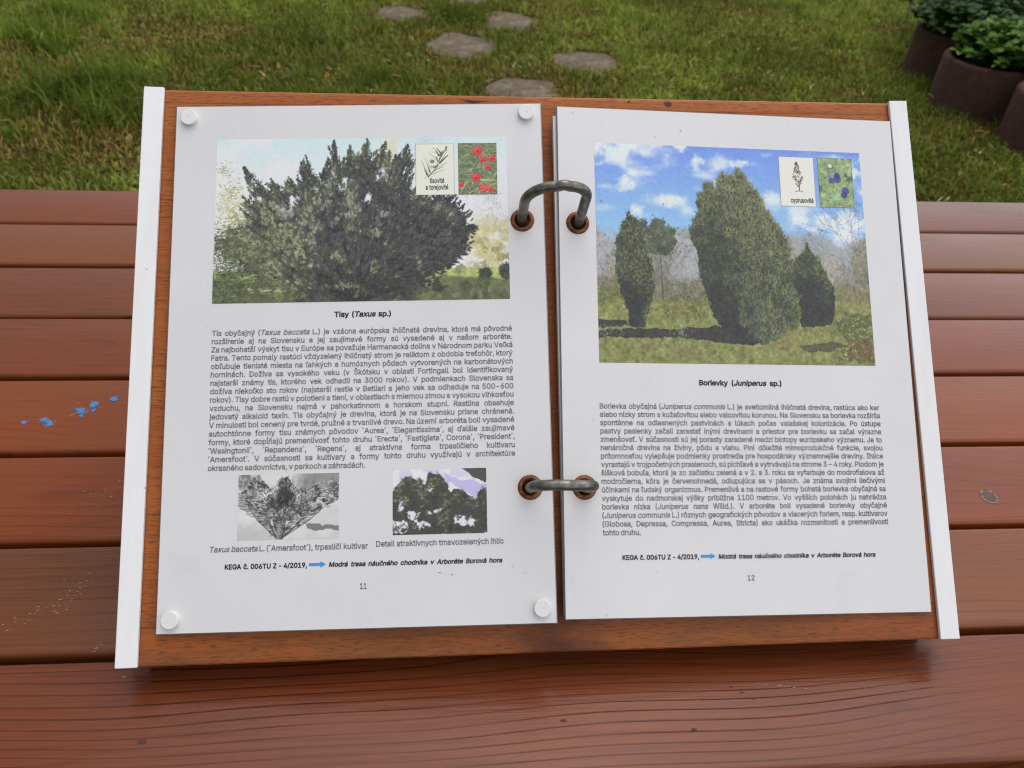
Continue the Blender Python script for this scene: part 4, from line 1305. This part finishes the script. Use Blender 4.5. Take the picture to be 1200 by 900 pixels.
def juniper_picture():
    W, H = 490, 394
    p = Print(W, H)
    rs = np.random.RandomState(12)
    def T(pts):
        out = []
        for x, y in pts:
            v = (y - 22 - (x - 22) * .028) / 843.
            u = (x - 22 - 18 * v) / (1014 + 48 * v)
            out.append((u * W, v * H))
        return out
    Yn, Xn = p.Y / H, p.X / W
    g = np.clip(Yn / .48, 0, 1)[..., None]
    p.a[:] = np.array([116, 148, 222]) * (1 - g) + np.array([152, 200, 238]) * g
    c1 = up_noise(H, W * 1, 90, 3, 5); c2 = up_noise(H, W, 26, 4, 5)
    band = up_noise(H * 2, W, 70, 8, 5)[::2]
    cl = sm(c1 * .45 + c2 * .2 + band * .35, .485, .66)
    p.blend(cl * .62, (204, 216, 242))
    for (x, y, rx, ry, al) in ((215, 62, 50, 22, .9), (120, 100, 70, 16, .6), (490, 100, 48, 40, .9), (430, 150, 55, 14, .75), (300, 250, 95, 26, 1.0), (370, 290, 40, 26, .9), (60, 280, 55, 24, .7), (220, 142, 34, 14, .7), (700, 240, 75, 42, 1.0), (800, 280, 90, 25, .9), (920, 350, 55, 15, .8), (990, 300, 60, 28, .8), (670, 66, 32, 14, .7), (990, 380, 40, 40, .6), (60, 195, 45, 12, .6), (920, 68, 70, 14, .7), (580, 165, 60, 20, .6)):
        q = T([(x, y)])[0]; rx *= W / 1050.; ry *= H / 845.
        d = np.exp(-((p.X - q[0]) / rx) ** 2 - ((p.Y - q[1]) / ry) ** 2)
        p.blend(sm(d + (c2 - .5) * 1.1 + (band - .5) * .8, .12, 1.05) * al * .85, (222, 230, 246))
    # bare woodland behind
    n2 = up_noise(H, W, 10, 9, 4)
    tl = T([(0, 330), (60, 322), (130, 330), (200, 330), (330, 350), (380, 342), (430, 380), (500, 420), (700, 360), (770, 345), (830, 370), (900, 410), (960, 430), (1010, 420), (1070, 430), (1090, 700), (0, 700)])
    wood_ok = (Yn < .735).astype(float) * sm(Yn, .36, .42)
    sky_l = up_noise(H, W, 26, 17, 4)
    p.blend(wood_ok * sm(Yn + (sky_l - .5) * .16 + .05 * sm(Xn, .62, .7) * (1 - sm(Xn, .8, .95)), .40, .47) * .85, (158, 158, 152))
    p.blend(wood_ok * sm(Yn + (sky_l - .5) * .2, .50, .62) * .7, (138, 136, 122))
    # each bare crown a hazy mottled mass of fine twigs, lower growth browner
    for k in range(46):
        cx = rs.uniform(-.02, 1.02) * W
        top = H * (.40 + .06 * math.sin(cx * .035) + rs.uniform(-.035, .06) + (.05 if .78 < cx / W < .95 else 0))
        rx_, ry_ = rs.uniform(16, 34), rs.uniform(44, 80)
        d = ((p.X - cx) / rx_) ** 2 + ((p.Y - top - ry_) / ry_) ** 2
        m = sm(1.25 - d + (n2 - .5) * 1.8, .1, .9) * wood_ok
        cc_ = np.array([(158, 158, 156), (142, 142, 130), (150, 146, 122), (172, 174, 178), (128, 128, 112)][rs.randint(5)], float)
        if cx > .6 * W: cc_ = cc_ * .6 + np.array((160, 148, 112)) * .4
        p.blend(m * .72, cc_)
        p.sprigs(rs, 110, m > .5, 7, 1.0, [cc_ * .66, cc_ * 1.18, cc_ * .84], spread=.6, al=.6)
    p.blend(sm(Yn + (n2 - .5) * .12, .59, .66) * wood_ok * .75, (116, 114, 90))
    p.sprigs(rs, 900, (wood_ok * sm(Yn, .60, .64)) > .5, 5, 1.3, [(100, 100, 74), (132, 126, 96), (84, 86, 66), (150, 144, 120)], spread=.8, al=.6)
    for k in range(44):
        x = rs.uniform(.0, 1) * W
        y = H * rs.uniform(.60, .70)
        p.twig(rs, x, y, rs.normal(-1.57, .12), rs.uniform(18, 34), 1.1, [(112, 108, 104), (170, 168, 164), (92, 92, 84)][rs.randint(3)], 4, .55, .25)
    # thin bare tree at the right edge
    q = T([(1075, 590)])[0]
    for an, L in ((-1.9, 55), (-1.75, 60), (-2.2, 45), (-1.6, 50)):
        p.twig(rs, q[0], q[1] - 5, an, L, 1.6, (96, 96, 104), 6, .65, .3)
    # pine
    lit = np.clip(up_noise(H, W, 16, 15, 4) * 1.2 - .1, 0, 1)
    gcol = [(62, 66, 58), (74, 80, 66), (90, 98, 78), (112, 118, 92), (134, 140, 106)]
    q = T([(280, 640), (262, 330)])
    p.stroke(*q[0], *q[1], 3, (92, 90, 86), .9)
    for k in range(260):
        u_ = rs.rand(); a = T([(266 + rs.normal(0, 1) * (14 + 30 * u_), 330 + 130 * u_)])[0]
        for q_ in range(5): an = rs.uniform(0, 6.28); p.stroke(a[0], a[1], a[0] + math.cos(an) * 3.2, a[1] + math.sin(an) * 2.4, 1.2, gcol[rs.randint(0, 4)], .75)
    for (x, y, rx, ry) in ((262, 345, 32, 26), (235, 375, 22, 18), (298, 372, 26, 22), (255, 405, 38, 24), (305, 412, 24, 24), (240, 440, 22, 18), (282, 450, 26, 16), (205, 350, 18, 24)):
        a = T([(x, y)])[0]
        m = np.exp(-((p.X - a[0]) / (rx * W / 1050.)) ** 2 - ((p.Y - a[1]) / (ry * H / 845.)) ** 2)
        p.blend(sm(m + (n2 - .5) * 1.2, .35, .8) * .6, (74, 80, 68))
        p.sprigs(rs, 110, (m + (n2 - .5) * .6) > .4, 5, 1.5, gcol[:4], spread=.9, al=.8, pick=lit)
    # meadow
    mead = sm(Yn + (up_noise(H, W, 24, 18, 3) - .5) * .03, .705, .725)
    p.blend(mead, (134, 138, 84))
    mcol = [(92, 98, 58), (118, 124, 72), (140, 146, 86), (160, 160, 100), (128, 118, 80)]
    mp = up_noise(H, W, 26, 19, 4)
    p.sprigs(rs, 3600, mead, 4.5, 1.2, mcol, spread=.5, al=.6, pick=mp)
    p.sprigs(rs, 420, p.poly(T([(270, 640), (360, 600), (440, 610), (450, 710), (380, 715), (280, 700)]), rough=8, cell=10, seed=3), 8, 1.2, [(96, 100, 60), (120, 124, 74), (76, 80, 54)], al=.7)
    p.sprigs(rs, 260, p.poly(T([(30, 600), (120, 585), (140, 640), (40, 640)]), rough=8, cell=10, seed=3), 6, 1.3, [(130, 136, 70), (104, 110, 60), (84, 88, 54)], al=.7)
    p.blend(mead * sm(up_noise(H, W, 11, 61, 4), .50, .68) * .45, (96, 100, 62))
    p.blend(mead * sm(up_noise(H, W, 7, 62, 4), .54, .70) * .5, (164, 166, 112))
    p.blend(mead * sm(up_noise(H, W, 30, 63, 3), .5, .75) * .3, (134, 120, 84))
    # dark strip where the shrubs stand, as printed
    for pts in ([(30, 705), (140, 710), (150, 728), (60, 735), (30, 730)], [(30, 745), (150, 738), (330, 742), (480, 735), (640, 790), (620, 812), (480, 795), (330, 775), (150, 775), (30, 772)], [(790, 815), (930, 800), (985, 815), (930, 838), (820, 836)]):
        p.blend(p.poly(T(pts), rough=4, cell=9, seed=22) * (.92 if pts[0][0] < 100 else .6), (62, 62, 60))
    p.blend(p.poly(T([(690, 810), (750, 790), (745, 806), (640, 822)]), rough=3, cell=8) * .7, (128, 104, 78))
    for k in range(120):
        q = T([(rs.choice([rs.normal(345, 25), rs.normal(80, 30)]), rs.normal(758, 16))])[0]
        p.stroke(q[0], q[1], q[0] + rs.normal(0, 2), q[1] - rs.uniform(2, 5), 1.0, [(150, 152, 138), (196, 200, 188), (110, 112, 96)][rs.randint(3)], .7)
    q = T([(370, 805), (310, 845)])
    for k in range(260):
        a = T([(rs.normal(365, 26), rs.normal(828, 16))])[0]
        p.stroke(a[0], a[1], a[0] + rs.normal(0, 2.5), a[1] - rs.uniform(2, 6), 1.0, [(156, 148, 112), (132, 124, 92), (112, 108, 78)][rs.randint(3)], .6)
    # left columnar juniper
    cs = [(60, 61, 58), (69, 73, 61), (82, 89, 66), (97, 106, 73), (113, 122, 82), (130, 137, 94)]
    lt = np.clip(up_noise(H, W, 14, 25, 4) * .9 + .25 - .75 * sm(Yn, .58, .72) * (1 - sm(Xn, .13, .18)), 0, 1)
    conifer(p, rs, T([(150, 292), (172, 318), (205, 345), (215, 420), (235, 480), (250, 560), (242, 620), (225, 680), (215, 735), (152, 735), (148, 680), (125, 610), (105, 540), (98, 460), (105, 400), (125, 340)]), cs, lt, 900, 5, 1.4, 4, 41)
    # right juniper
    lt = np.clip(up_noise(H, W, 14, 26, 4) * .9 + .1 + .45 * sm(Xn, .78, .83) * (1 - sm(Yn, .62, .8)) - .6 * sm(Yn, .55, .68), 0, 1)
    conifer(p, rs, T([(830, 418), (850, 450), (885, 490), (912, 550), (935, 600), (940, 680), (930, 735), (860, 742), (805, 745), (800, 650), (768, 600), (762, 520), (790, 478), (808, 470)]), cs, lt, 1100, 5, 1.4, 4, 42)
    # the big one
    side = sm((Xn - .40) - (Yn - .5) * .22, .02, .16)
    lt = np.clip(up_noise(H, W, 16, 27, 4) * 1.0 - .12 + .42 * side + .26 * (1 - sm(Yn, .2, .55)) - .35 * sm(Yn, .5, .7) * (1 - side), 0, 1)
    big = T([(500, 128), (520, 150), (545, 150), (556, 120), (585, 145), (605, 175), (640, 215), (660, 265), (690, 310), (715, 345), (745, 395), (765, 440), (768, 520), (775, 580), (800, 630), (803, 700), (790, 745), (745, 765), (715, 790), (650, 808), (590, 800), (510, 760), (470, 690), (440, 610), (418, 520), (405, 450), (380, 385), (392, 330), (412, 290), (405, 250), (430, 200), (450, 180), (480, 200), (492, 160)])
    conifer(p, rs, big, cs, lt, 5200, 6, 1.5, 5, 43)
    p.sprigs(rs, 700, p.poly(T([(500, 540), (560, 520), (640, 600), (700, 740), (650, 800), (600, 790), (560, 660)]), rough=14, cell=14, seed=44), 8, 1.1, [(116, 124, 98), (98, 105, 82), (132, 138, 112), (80, 85, 70)], spread=.45, al=.55)
    # corner shrub and red leaves
    sh = p.poly(T([(935, 720), (1000, 690), (1080, 700), (1092, 880), (960, 870), (980, 800)]), rough=9, cell=11, seed=51)
    p.blend(sh * .8, (92, 94, 62))
    p.sprigs(rs, 420, sh, 3.5, 2.0, [(84, 88, 58), (120, 130, 78), (164, 176, 116), (100, 106, 66)], spread=1.2, al=.8)
    p.sprigs(rs, 420, p.poly(T([(950, 600), (1080, 590), (1085, 700), (960, 690)]), rough=9, cell=11, seed=52), 5, 1.3, [(140, 128, 84), (118, 112, 72), (152, 146, 92)], al=.6)
    p.sprigs(rs, 260, p.poly(T([(990, 800), (1080, 785), (1095, 870), (1000, 868)]), rough=7, cell=8, seed=53), 3.5, 1.7, [(142, 88, 68), (120, 78, 60), (110, 104, 70), (84, 72, 58)], spread=1.2, al=.8)
    p.a *= 1 + (up_noise(H, W, 5.0, 72, 3)[..., None] - .5) * .34 * (1 - .9 * sm(p.a[..., 2:3], 130, 190))
    p.a += (up_noise(H, W, 2.0, 78, 1)[..., None] - .5) * 14
    p.a = np.clip(p.a, 0, 240)
    return p

def border(p, col=(58, 66, 62), w=1.1):
    d = np.minimum.reduce([p.X, p.Y, p.w - p.X, p.h - p.Y])
    p.blend(np.clip(w + .5 - d, 0, 1) * .85, col)

def yew_drawing():
    p = Print(90, 124, (230, 231, 212))
    rs = np.random.RandomState(2)
    S = 90 / 500.
    T = lambda x, y: ((x - 72) * S, (y - 92) * S)
    ink = (64, 66, 62)
    for (x0, y0, x1, y1, wd, c) in ((185, 555, 235, 520, .7, 150), (235, 540, 330, 425, 1.6, 70), (330, 425, 385, 350, 1.4, 80), (385, 350, 480, 200, 1.0, 120),
        (385, 350, 490, 250, 2.6, 80), (370, 330, 470, 150, 1.4, 90), (395, 250, 430, 190, 2.8, 78), (470, 140, 465, 190, 2.4, 80), (375, 250, 330, 180, 2.4, 80), (395, 215, 345, 150, 2.0, 90), (350, 330, 350, 260, 1.8, 80), (350, 290, 245, 225, 1.1, 130), (350, 215, 255, 200, .8, 160), (300, 150, 320, 165, 1.2, 140),
        (225, 510, 155, 320, 1.1, 110), (225, 510, 190, 430, 2.6, 80), (255, 470, 235, 395, 2.2, 84), (255, 470, 195, 280, 1.0, 110), (300, 470, 480, 345, .9, 150), (300, 460, 430, 405, 1.2, 120), (290, 500, 460, 435, 1.0, 130), (330, 420, 480, 345, .8, 160), (370, 330, 400, 230, 1.2, 110), (400, 260, 480, 170, 1.0, 120)):
        a, b = T(x0, y0), T(x1, y1)
        p.stroke(*a, *b, wd * 1.9, (c, c, c - 4), .9)
    a = T(300, 352); p.disk(*a, 11, (118, 118, 112), 1, 10.5); p.disk(a[0] - .3, a[1] - .3, 10, (226, 227, 210), 1, 9.6)
    b = T(290, 335); p.disk(*b, 5, (96, 98, 94), .9, 4.4); p.disk(b[0] + .5, b[1] + 1.5, 2.2, (200, 200, 190), 1); p.disk(b[0], b[1] + 1, 1.3, (60, 62, 60), 1)
    for k in range(40):
        a = T(rs.normal(318, 22), rs.normal(408, 9)); p.stroke(*a, a[0] + 1.5, a[1] - 1.5, 1.2, (88, 88, 84), .6)
    border(p); return p

def yew_fruit():
    p = Print(90, 124, (118, 130, 98))
    rs = np.random.RandomState(3)
    S = 90 / 480.
    T = lambda x, y: ((x - 630) * S, (y - 88) * S)
    p.blend(up_noise(124, 90, 22, 1, 3) * .7, (70, 80, 60))
    for k in range(520):
        x, y = rs.uniform(-5, 95), rs.uniform(-5, 129); an = rs.normal(2.6, .7) if rs.rand() < .6 else rs.normal(.5, .5); l = rs.uniform(8, 24)
        p.stroke(x, y, x + math.cos(an) * l, y + math.sin(an) * l, rs.uniform(1.2, 2.6), [(152, 166, 128), (182, 192, 154), (124, 136, 104), (140, 154, 118), (96, 106, 84)][rs.randint(5)], .7)
    for (x0, y0, x1, y1) in ((920, 570, 1110, 580), (730, 580, 650, 740), (960, 660, 1100, 600), (1100, 470, 1050, 560), (760, 730, 880, 660), (1110, 690, 1060, 660), (900, 560, 1110, 560)):
        p.stroke(*T(x0, y0), *T(x1, y1), 3.2, (176, 196, 128), .85)
    for (x, y, r) in ((872, 190, 60), (932, 305, 42), (1045, 288, 46), (995, 398, 38), (848, 530, 56), (665, 620, 34), (935, 665, 58), (1020, 680, 44)):
        a = T(x, y); r *= S
        p.disk(*a, r, (206, 62, 66), 1); p.disk(a[0] - r * .2, a[1] - r * .3, r * .62, (224, 96, 92), .75); p.disk(a[0], a[1] + r * .1, r * .22, (96, 30, 36), .9)
    for k in range(24):
        x, y = rs.uniform(50, 92), rs.uniform(86, 122); p.stroke(x, y, x + rs.uniform(6, 16), y - rs.uniform(2, 9), 1.6, (186, 190, 130), .6)
    border(p); return p

def cypress_drawing():
    p = Print(90, 124, (226, 224, 214))
    rs = np.random.RandomState(6)
    S = 90 / 480.
    T = lambda x, y: ((x - 80) * S, (y - 105) * S)
    for k in range(230):
        v = rs.rand(); y = 170 + v * 330
        half = (10 + 62 * min(1, v / .62)) if v < .7 else 62 * (1 - .55 * (v - .7) / .3)
        x = 322 + 12 * v + rs.uniform(-1, 1) * half
        if v > .8 and rs.rand() < .55: continue
        a = T(x, y); an = rs.normal(1.9, .8)
        p.stroke(*a, a[0] + math.cos(an) * 2.6, a[1] + math.sin(an) * 2.6, rs.uniform(1, 2.1), (62, 62, 60) if rs.rand() < .7 else (110, 110, 106), .85)
    p.stroke(*T(345, 450), *T(345, 560), 2.2, (70, 70, 68), .95, False)
    p.stroke(*T(290, 570), *T(340, 555), 1.8, (76, 76, 74), .95); p.stroke(*T(390, 568), *T(345, 555), 1.8, (76, 76, 74), .95)
    border(p, (96, 98, 92)); return p

def juniper_fruit():
    p = Print(90, 124, (142, 162, 118))
    rs = np.random.RandomState(7)
    S = 90 / 470.
    T = lambda x, y: ((x - 605) * S, (y - 125) * S)
    n = up_noise(124, 90, 26, 2, 4)
    p.blend(sm(n, .5, .72) * .7, (92, 102, 84))
    for k in range(270):
        x, y = rs.uniform(0, 90), rs.uniform(0, 124)
        c = [(168, 194, 136), (148, 172, 118), (192, 214, 160), (128, 150, 106), (108, 122, 94)][rs.randint(5)] if n[min(int(y), 123), min(int(x), 89)] < .58 else [(92, 104, 78), (112, 122, 90), (70, 78, 66)][rs.randint(3)]
        for q in range(7):
            an = rs.rand() * 6.28; l = rs.uniform(4, 8)
            p.stroke(x, y, x + math.cos(an) * l, y + math.sin(an) * l, 1.5, np.array(c) * rs.uniform(.85, 1.1), .75)
    for q in range(40):
        a = T(820, 670); an = rs.uniform(3.0, 6.4); l = rs.uniform(8, 20)
        p.stroke(*a, a[0] + math.cos(an) * l, a[1] + math.sin(an) * l, 2, (152, 200, 152), .8)
    for (x, y, r, c) in ((770, 415, 32, (78, 82, 160)), (850, 395, 44, (76, 80, 158)), (855, 350, 34, (60, 64, 128)), (955, 545, 42, (74, 78, 160)), (935, 600, 36, (64, 66, 138)), (775, 232, 28, (196, 204, 178)), (695, 190, 24, (140, 150, 122))):
        a = T(x, y); r *= S
        p.disk(a[0] + 1.5, a[1] + 1.5, r * 1.2, (56, 62, 64), .55); p.disk(*a, r, c, 1); p.disk(a[0] - r * .25, a[1] - r * .3, r * .5, np.array(c) + 26, .6)
    border(p); return p

def snowy_yew():
    W, H = 168, 108
    p = Print(W, H, (214, 214, 212))
    rs = np.random.RandomState(21)
    T = lambda x, y: ((x - 88) / 1085. * W, (y - 100) / 700. * H)
    Yn, Xn = p.Y / H, p.X / W
    n = up_noise(H, W, 14, 1, 5)
    p.blend(sm(Xn, .5, .7) * (1 - sm(Yn, .25, .4)) * .9, (140, 140, 136))
    p.blend((1 - sm(Xn, .08, .3)) * (1 - sm(Yn, .15, .35)) * sm(n, .3, .6), (128, 128, 124))
    for k in range(60):
        x = rs.choice([rs.uniform(0, .2), rs.uniform(.5, 1)]) * W
        p.twig(rs, x, rs.uniform(14, 30), rs.normal(-1.6, .3), rs.uniform(5, 9), .9, [(104, 104, 100), (170, 170, 166), (128, 128, 124)][rs.randint(3)], 3, .6)
    sn = sm(Yn, .42, .6)
    p.blend(sn * sm(up_noise(H, W, 30, 3, 4), .3, .6) * .5, (194, 195, 193))
    p.blend(sn * sm(up_noise(H, W, 24, 4, 4), .5, .75) * .5, (228, 228, 226))
    p.blend((1 - sm(Xn, .3, .5)) * sm(Yn, .62, .95) * .45, (172, 173, 170))
    p.blend(p.poly([T(800, 640), T(1000, 650), T(1170, 665), T(1172, 715), T(1050, 690), T(930, 715), T(840, 690)], rough=3, cell=7) * .85, (112, 112, 110))
    crown = p.poly([T(90, 300), T(200, 230), T(240, 130), T(310, 110), T(370, 200), T(430, 250), T(490, 240), T(520, 170), T(600, 115), T(650, 180), T(700, 250), T(820, 260), T(960, 210), T(1170, 190), T(1172, 370), T(1020, 470), T(880, 560), T(760, 640), T(640, 730), T(560, 790), T(500, 790), T(430, 700), T(330, 600), T(250, 500), T(170, 400), T(95, 350)], rough=4, cell=6, seed=4)
    m = up_noise(H, W, 9, 9, 4)
    p.blend(crown * sm(m, .38, .56), (74, 74, 72))
    core = np.exp(-((Xn - .46) / .12) ** 2 - ((Yn - .36) / .18) ** 2)
    p.blend(crown * sm(core, .3, .8) * .85, (50, 50, 50))
    b = T(530, 800)
    fan = lambda x, y: math.atan2((y - b[1]) * .75, x - b[0])
    p.sprigs(rs, 700, crown, 5, 1.6, [(58, 58, 56), (84, 84, 82), (120, 120, 116), (176, 177, 174), (208, 208, 206)], spread=.5, al=.75, pick=np.clip(m * 1.1 + .05 + .25 * sm(Xn, .55, .8) - .5 * core, 0, 1), fan=fan)
    for k, (x, y) in enumerate(((120, 340), (200, 330), (300, 330), (420, 380), (480, 400), (600, 300), (700, 430), (850, 480), (980, 420), (1150, 340), (760, 560), (350, 560))):
        q = T(x, y); mx_, my_ = (b[0] + q[0]) / 2 + rs.normal(0, 4), (b[1] + q[1]) / 2 + rs.normal(3, 3); p.stroke(b[0] + rs.normal(0, 2), b[1], mx_, my_, 2.0, (66, 66, 64), .7, False); p.stroke(mx_, my_, *q, 1.5, (66, 66, 64), .7)
    for k in range(230):
        u_ = rs.rand(); side_ = rs.choice([-1, 1]); v_ = rs.rand()
        x, y = 540 + side_ * u_ * (560 if side_ > 0 else 430), 760 - (u_ * .62 + v_ * .5) * 520
        if y < 190: continue
        a = T(x, y); l = rs.uniform(3, 8)
        p.stroke(a[0], a[1] + 1.6, a[0] + side_ * l, a[1] + .6, 1.6, (72, 72, 70), .7); p.stroke(*a, a[0] + side_ * l, a[1] - 1.2, 1.5, (206, 207, 204) if rs.rand() < .55 else (150, 150, 147), .75)
    p.stroke(*T(520, 800), *T(535, 640), 5, (150, 150, 146), .9, False); p.stroke(*T(560, 800), *T(600, 640), 3, (66, 66, 64), .9)
    return p

def dark_needles():
    W, H = 168, 114
    p = Print(W, H, (226, 226, 234))
    rs = np.random.RandomState(22)
    T = lambda x, y: ((x - 100) / 1010. * W, (y - 88) / 700. * H)
    n = up_noise(H, W, 22, 5, 5)
    p.blend(sm(n, .4, .62) * .6, (196, 192, 232))
    p.blend(p.poly([T(640, 150), T(800, 190), T(1100, 260), T(1100, 420), T(980, 420), T(860, 340), T(700, 240)], rough=6, cell=12) * .8, (186, 178, 232))
    p.blend(p.poly([T(820, 84), T(1112, 70), T(1112, 250), T(1040, 230), T(940, 170)], rough=4, cell=8), (84, 84, 80))
    body = p.poly([T(95, 330), T(170, 230), T(240, 170), T(300, 165), T(350, 210), T(400, 210), T(450, 250), T(470, 150), T(520, 130), T(600, 160), T(640, 200), T(690, 260), T(730, 340), T(790, 300), T(850, 320), T(920, 390), T(1000, 420), T(1040, 330), T(1115, 300), T(1120, 790), T(95, 810)], rough=4, cell=6, seed=7)
    p.blend(body, (74, 76, 68))
    m = up_noise(H, W, 13, 6, 4)
    cols = [(58, 60, 58), (74, 77, 68), (92, 95, 78), (114, 116, 92), (138, 138, 110)]
    for k in range(420):
        ys, xs = np.nonzero(body > .5); j = rs.randint(len(ys)); x, y = xs[j], ys[j]
        c = cols[int(np.clip((m[y, x] * 1.7 - .3 - .2 * (y / H)) * 5 + rs.normal(0, .6), 0, 4))]
        for q in range(8):
            an = -1.57 + rs.normal(0, 1.1); l = rs.uniform(2.5, 5)
            p.stroke(x, y, x + math.cos(an) * l, y + math.sin(an) * l, 1.4, np.array(c) * rs.uniform(.88, 1.15), .75)
    snow = [[(95, 625), (170, 630), (260, 650), (250, 720), (160, 735), (95, 710)], [(240, 545), (360, 560), (430, 550), (340, 600), (300, 630), (255, 610)], [(320, 640), (420, 640), (520, 680), (540, 700), (400, 700), (360, 725), (325, 700)], [(470, 545), (560, 520), (660, 485), (570, 560), (500, 565)],
            [(740, 600), (790, 590), (860, 610), (900, 660), (960, 600), (990, 640), (970, 710), (850, 700), (770, 680)], [(190, 430), (215, 440), (215, 510), (150, 520)], [(480, 295), (560, 285), (520, 315), (490, 315)], [(440, 200), (475, 215), (470, 265), (445, 240)], [(120, 740), (200, 755), (280, 735), (300, 730), (200, 775), (120, 765)]]
    for i, s_ in enumerate(snow):
        sn_ = p.poly([T(*q) for q in s_], rough=6, cell=6, seed=60 + i); sn_ = (sn_ + np.roll(sn_, 1, 0) + np.roll(sn_, 1, 1) + np.roll(sn_, -1, 0) + np.roll(sn_, -1, 1)) / 5
        p.blend(sn_ * sm(up_noise(H, W, 5, 90 + i, 3), .22, .5), (222, 222, 234))
    return p

put('tree_picture', yew_picture(), 'L', pageL, 23.6, 174.2, 186.5, 269.2, .10)
put('tree_picture', juniper_picture(), 'R', pageR, 21.6, 138.3, 182.6, 267.8, .10)
put('inset_picture', yew_drawing(), 'L', pageL, 135.0, 234.8, 156.7, 265.2, .20)
put('inset_picture', yew_fruit(), 'L', pageL, 159.0, 234.8, 180.8, 265.4, .20)
put('inset_picture', cypress_drawing(), 'R', pageR, 131.9, 233.0, 153.4, 263.7, .20)
put('inset_picture', juniper_fruit(), 'R', pageR, 155.9, 233.0, 177.3, 263.8, .20)
put('small_picture', snowy_yew(), 'L', pageL, 40.5, 46.8, 93.3, 80.8, .10)
put('small_picture', dark_needles(), 'L', pageL, 121.6, 47.5, 171.4, 81.7, .10)
def card_text():
    for side, pg, text, x0, x1, y in (('L', pageL, 'tisovité', 142.9, 151.0, 241.9), ('L', pageL, 'a torejovité', 140.6, 153.2, 238.0), ('R', pageR, 'cyprusovité', 138.0, 151.9, 235.4)):
        em = 3.9
        ws = line_words(text, False, em, 1.0)
        s_ = ((x1 - x0) - (len(ws) - 1) * .25 * em) / sum(q[1] for q in ws)
        printed('card_text', side, pg, [(text, x0, x1, y, em, 'semi', s_)], .26)
card_text()

# small scuffs on the laminated pages
def scuffs():
    rs = random.Random(14)
    grey = flat_mat('page_scuff', (0.34, 0.32, 0.31), 0.6, 0, 0.3, 200)
    for side, pg, items in (('R', pageR, [(57.6, 273.0, .42, 1), (73.3, 277.2, .35, 3.0), (16.1, 278.8, .3, .5), (9.5, 285.5, .3, 2.2), (4.6, 226.5, .22, .7), (4.4, 231.0, .2, .8), (4.1, 20.5, .4, .5), (5.2, 12.5, .35, .6)]),
                            ('L', pageL, [(146, 27.6, .28, 4), (152.5, 26.4, .3, 3), (201.8, 286.0, .35, 2.0), (203.5, 279, .25, .6)])):
        for (u, v, r, ax) in items:
            Vb, Fb = blob(u, v, r, 0, rs, 8, ax)
            from_arrays('scuff', PG(side, [q[0] for q in Vb], [q[1] for q in Vb], .17), Fb, pg, grey)
scuffs()

bpy.data.objects.remove(tob)
bpy.data.curves.remove(tcu)
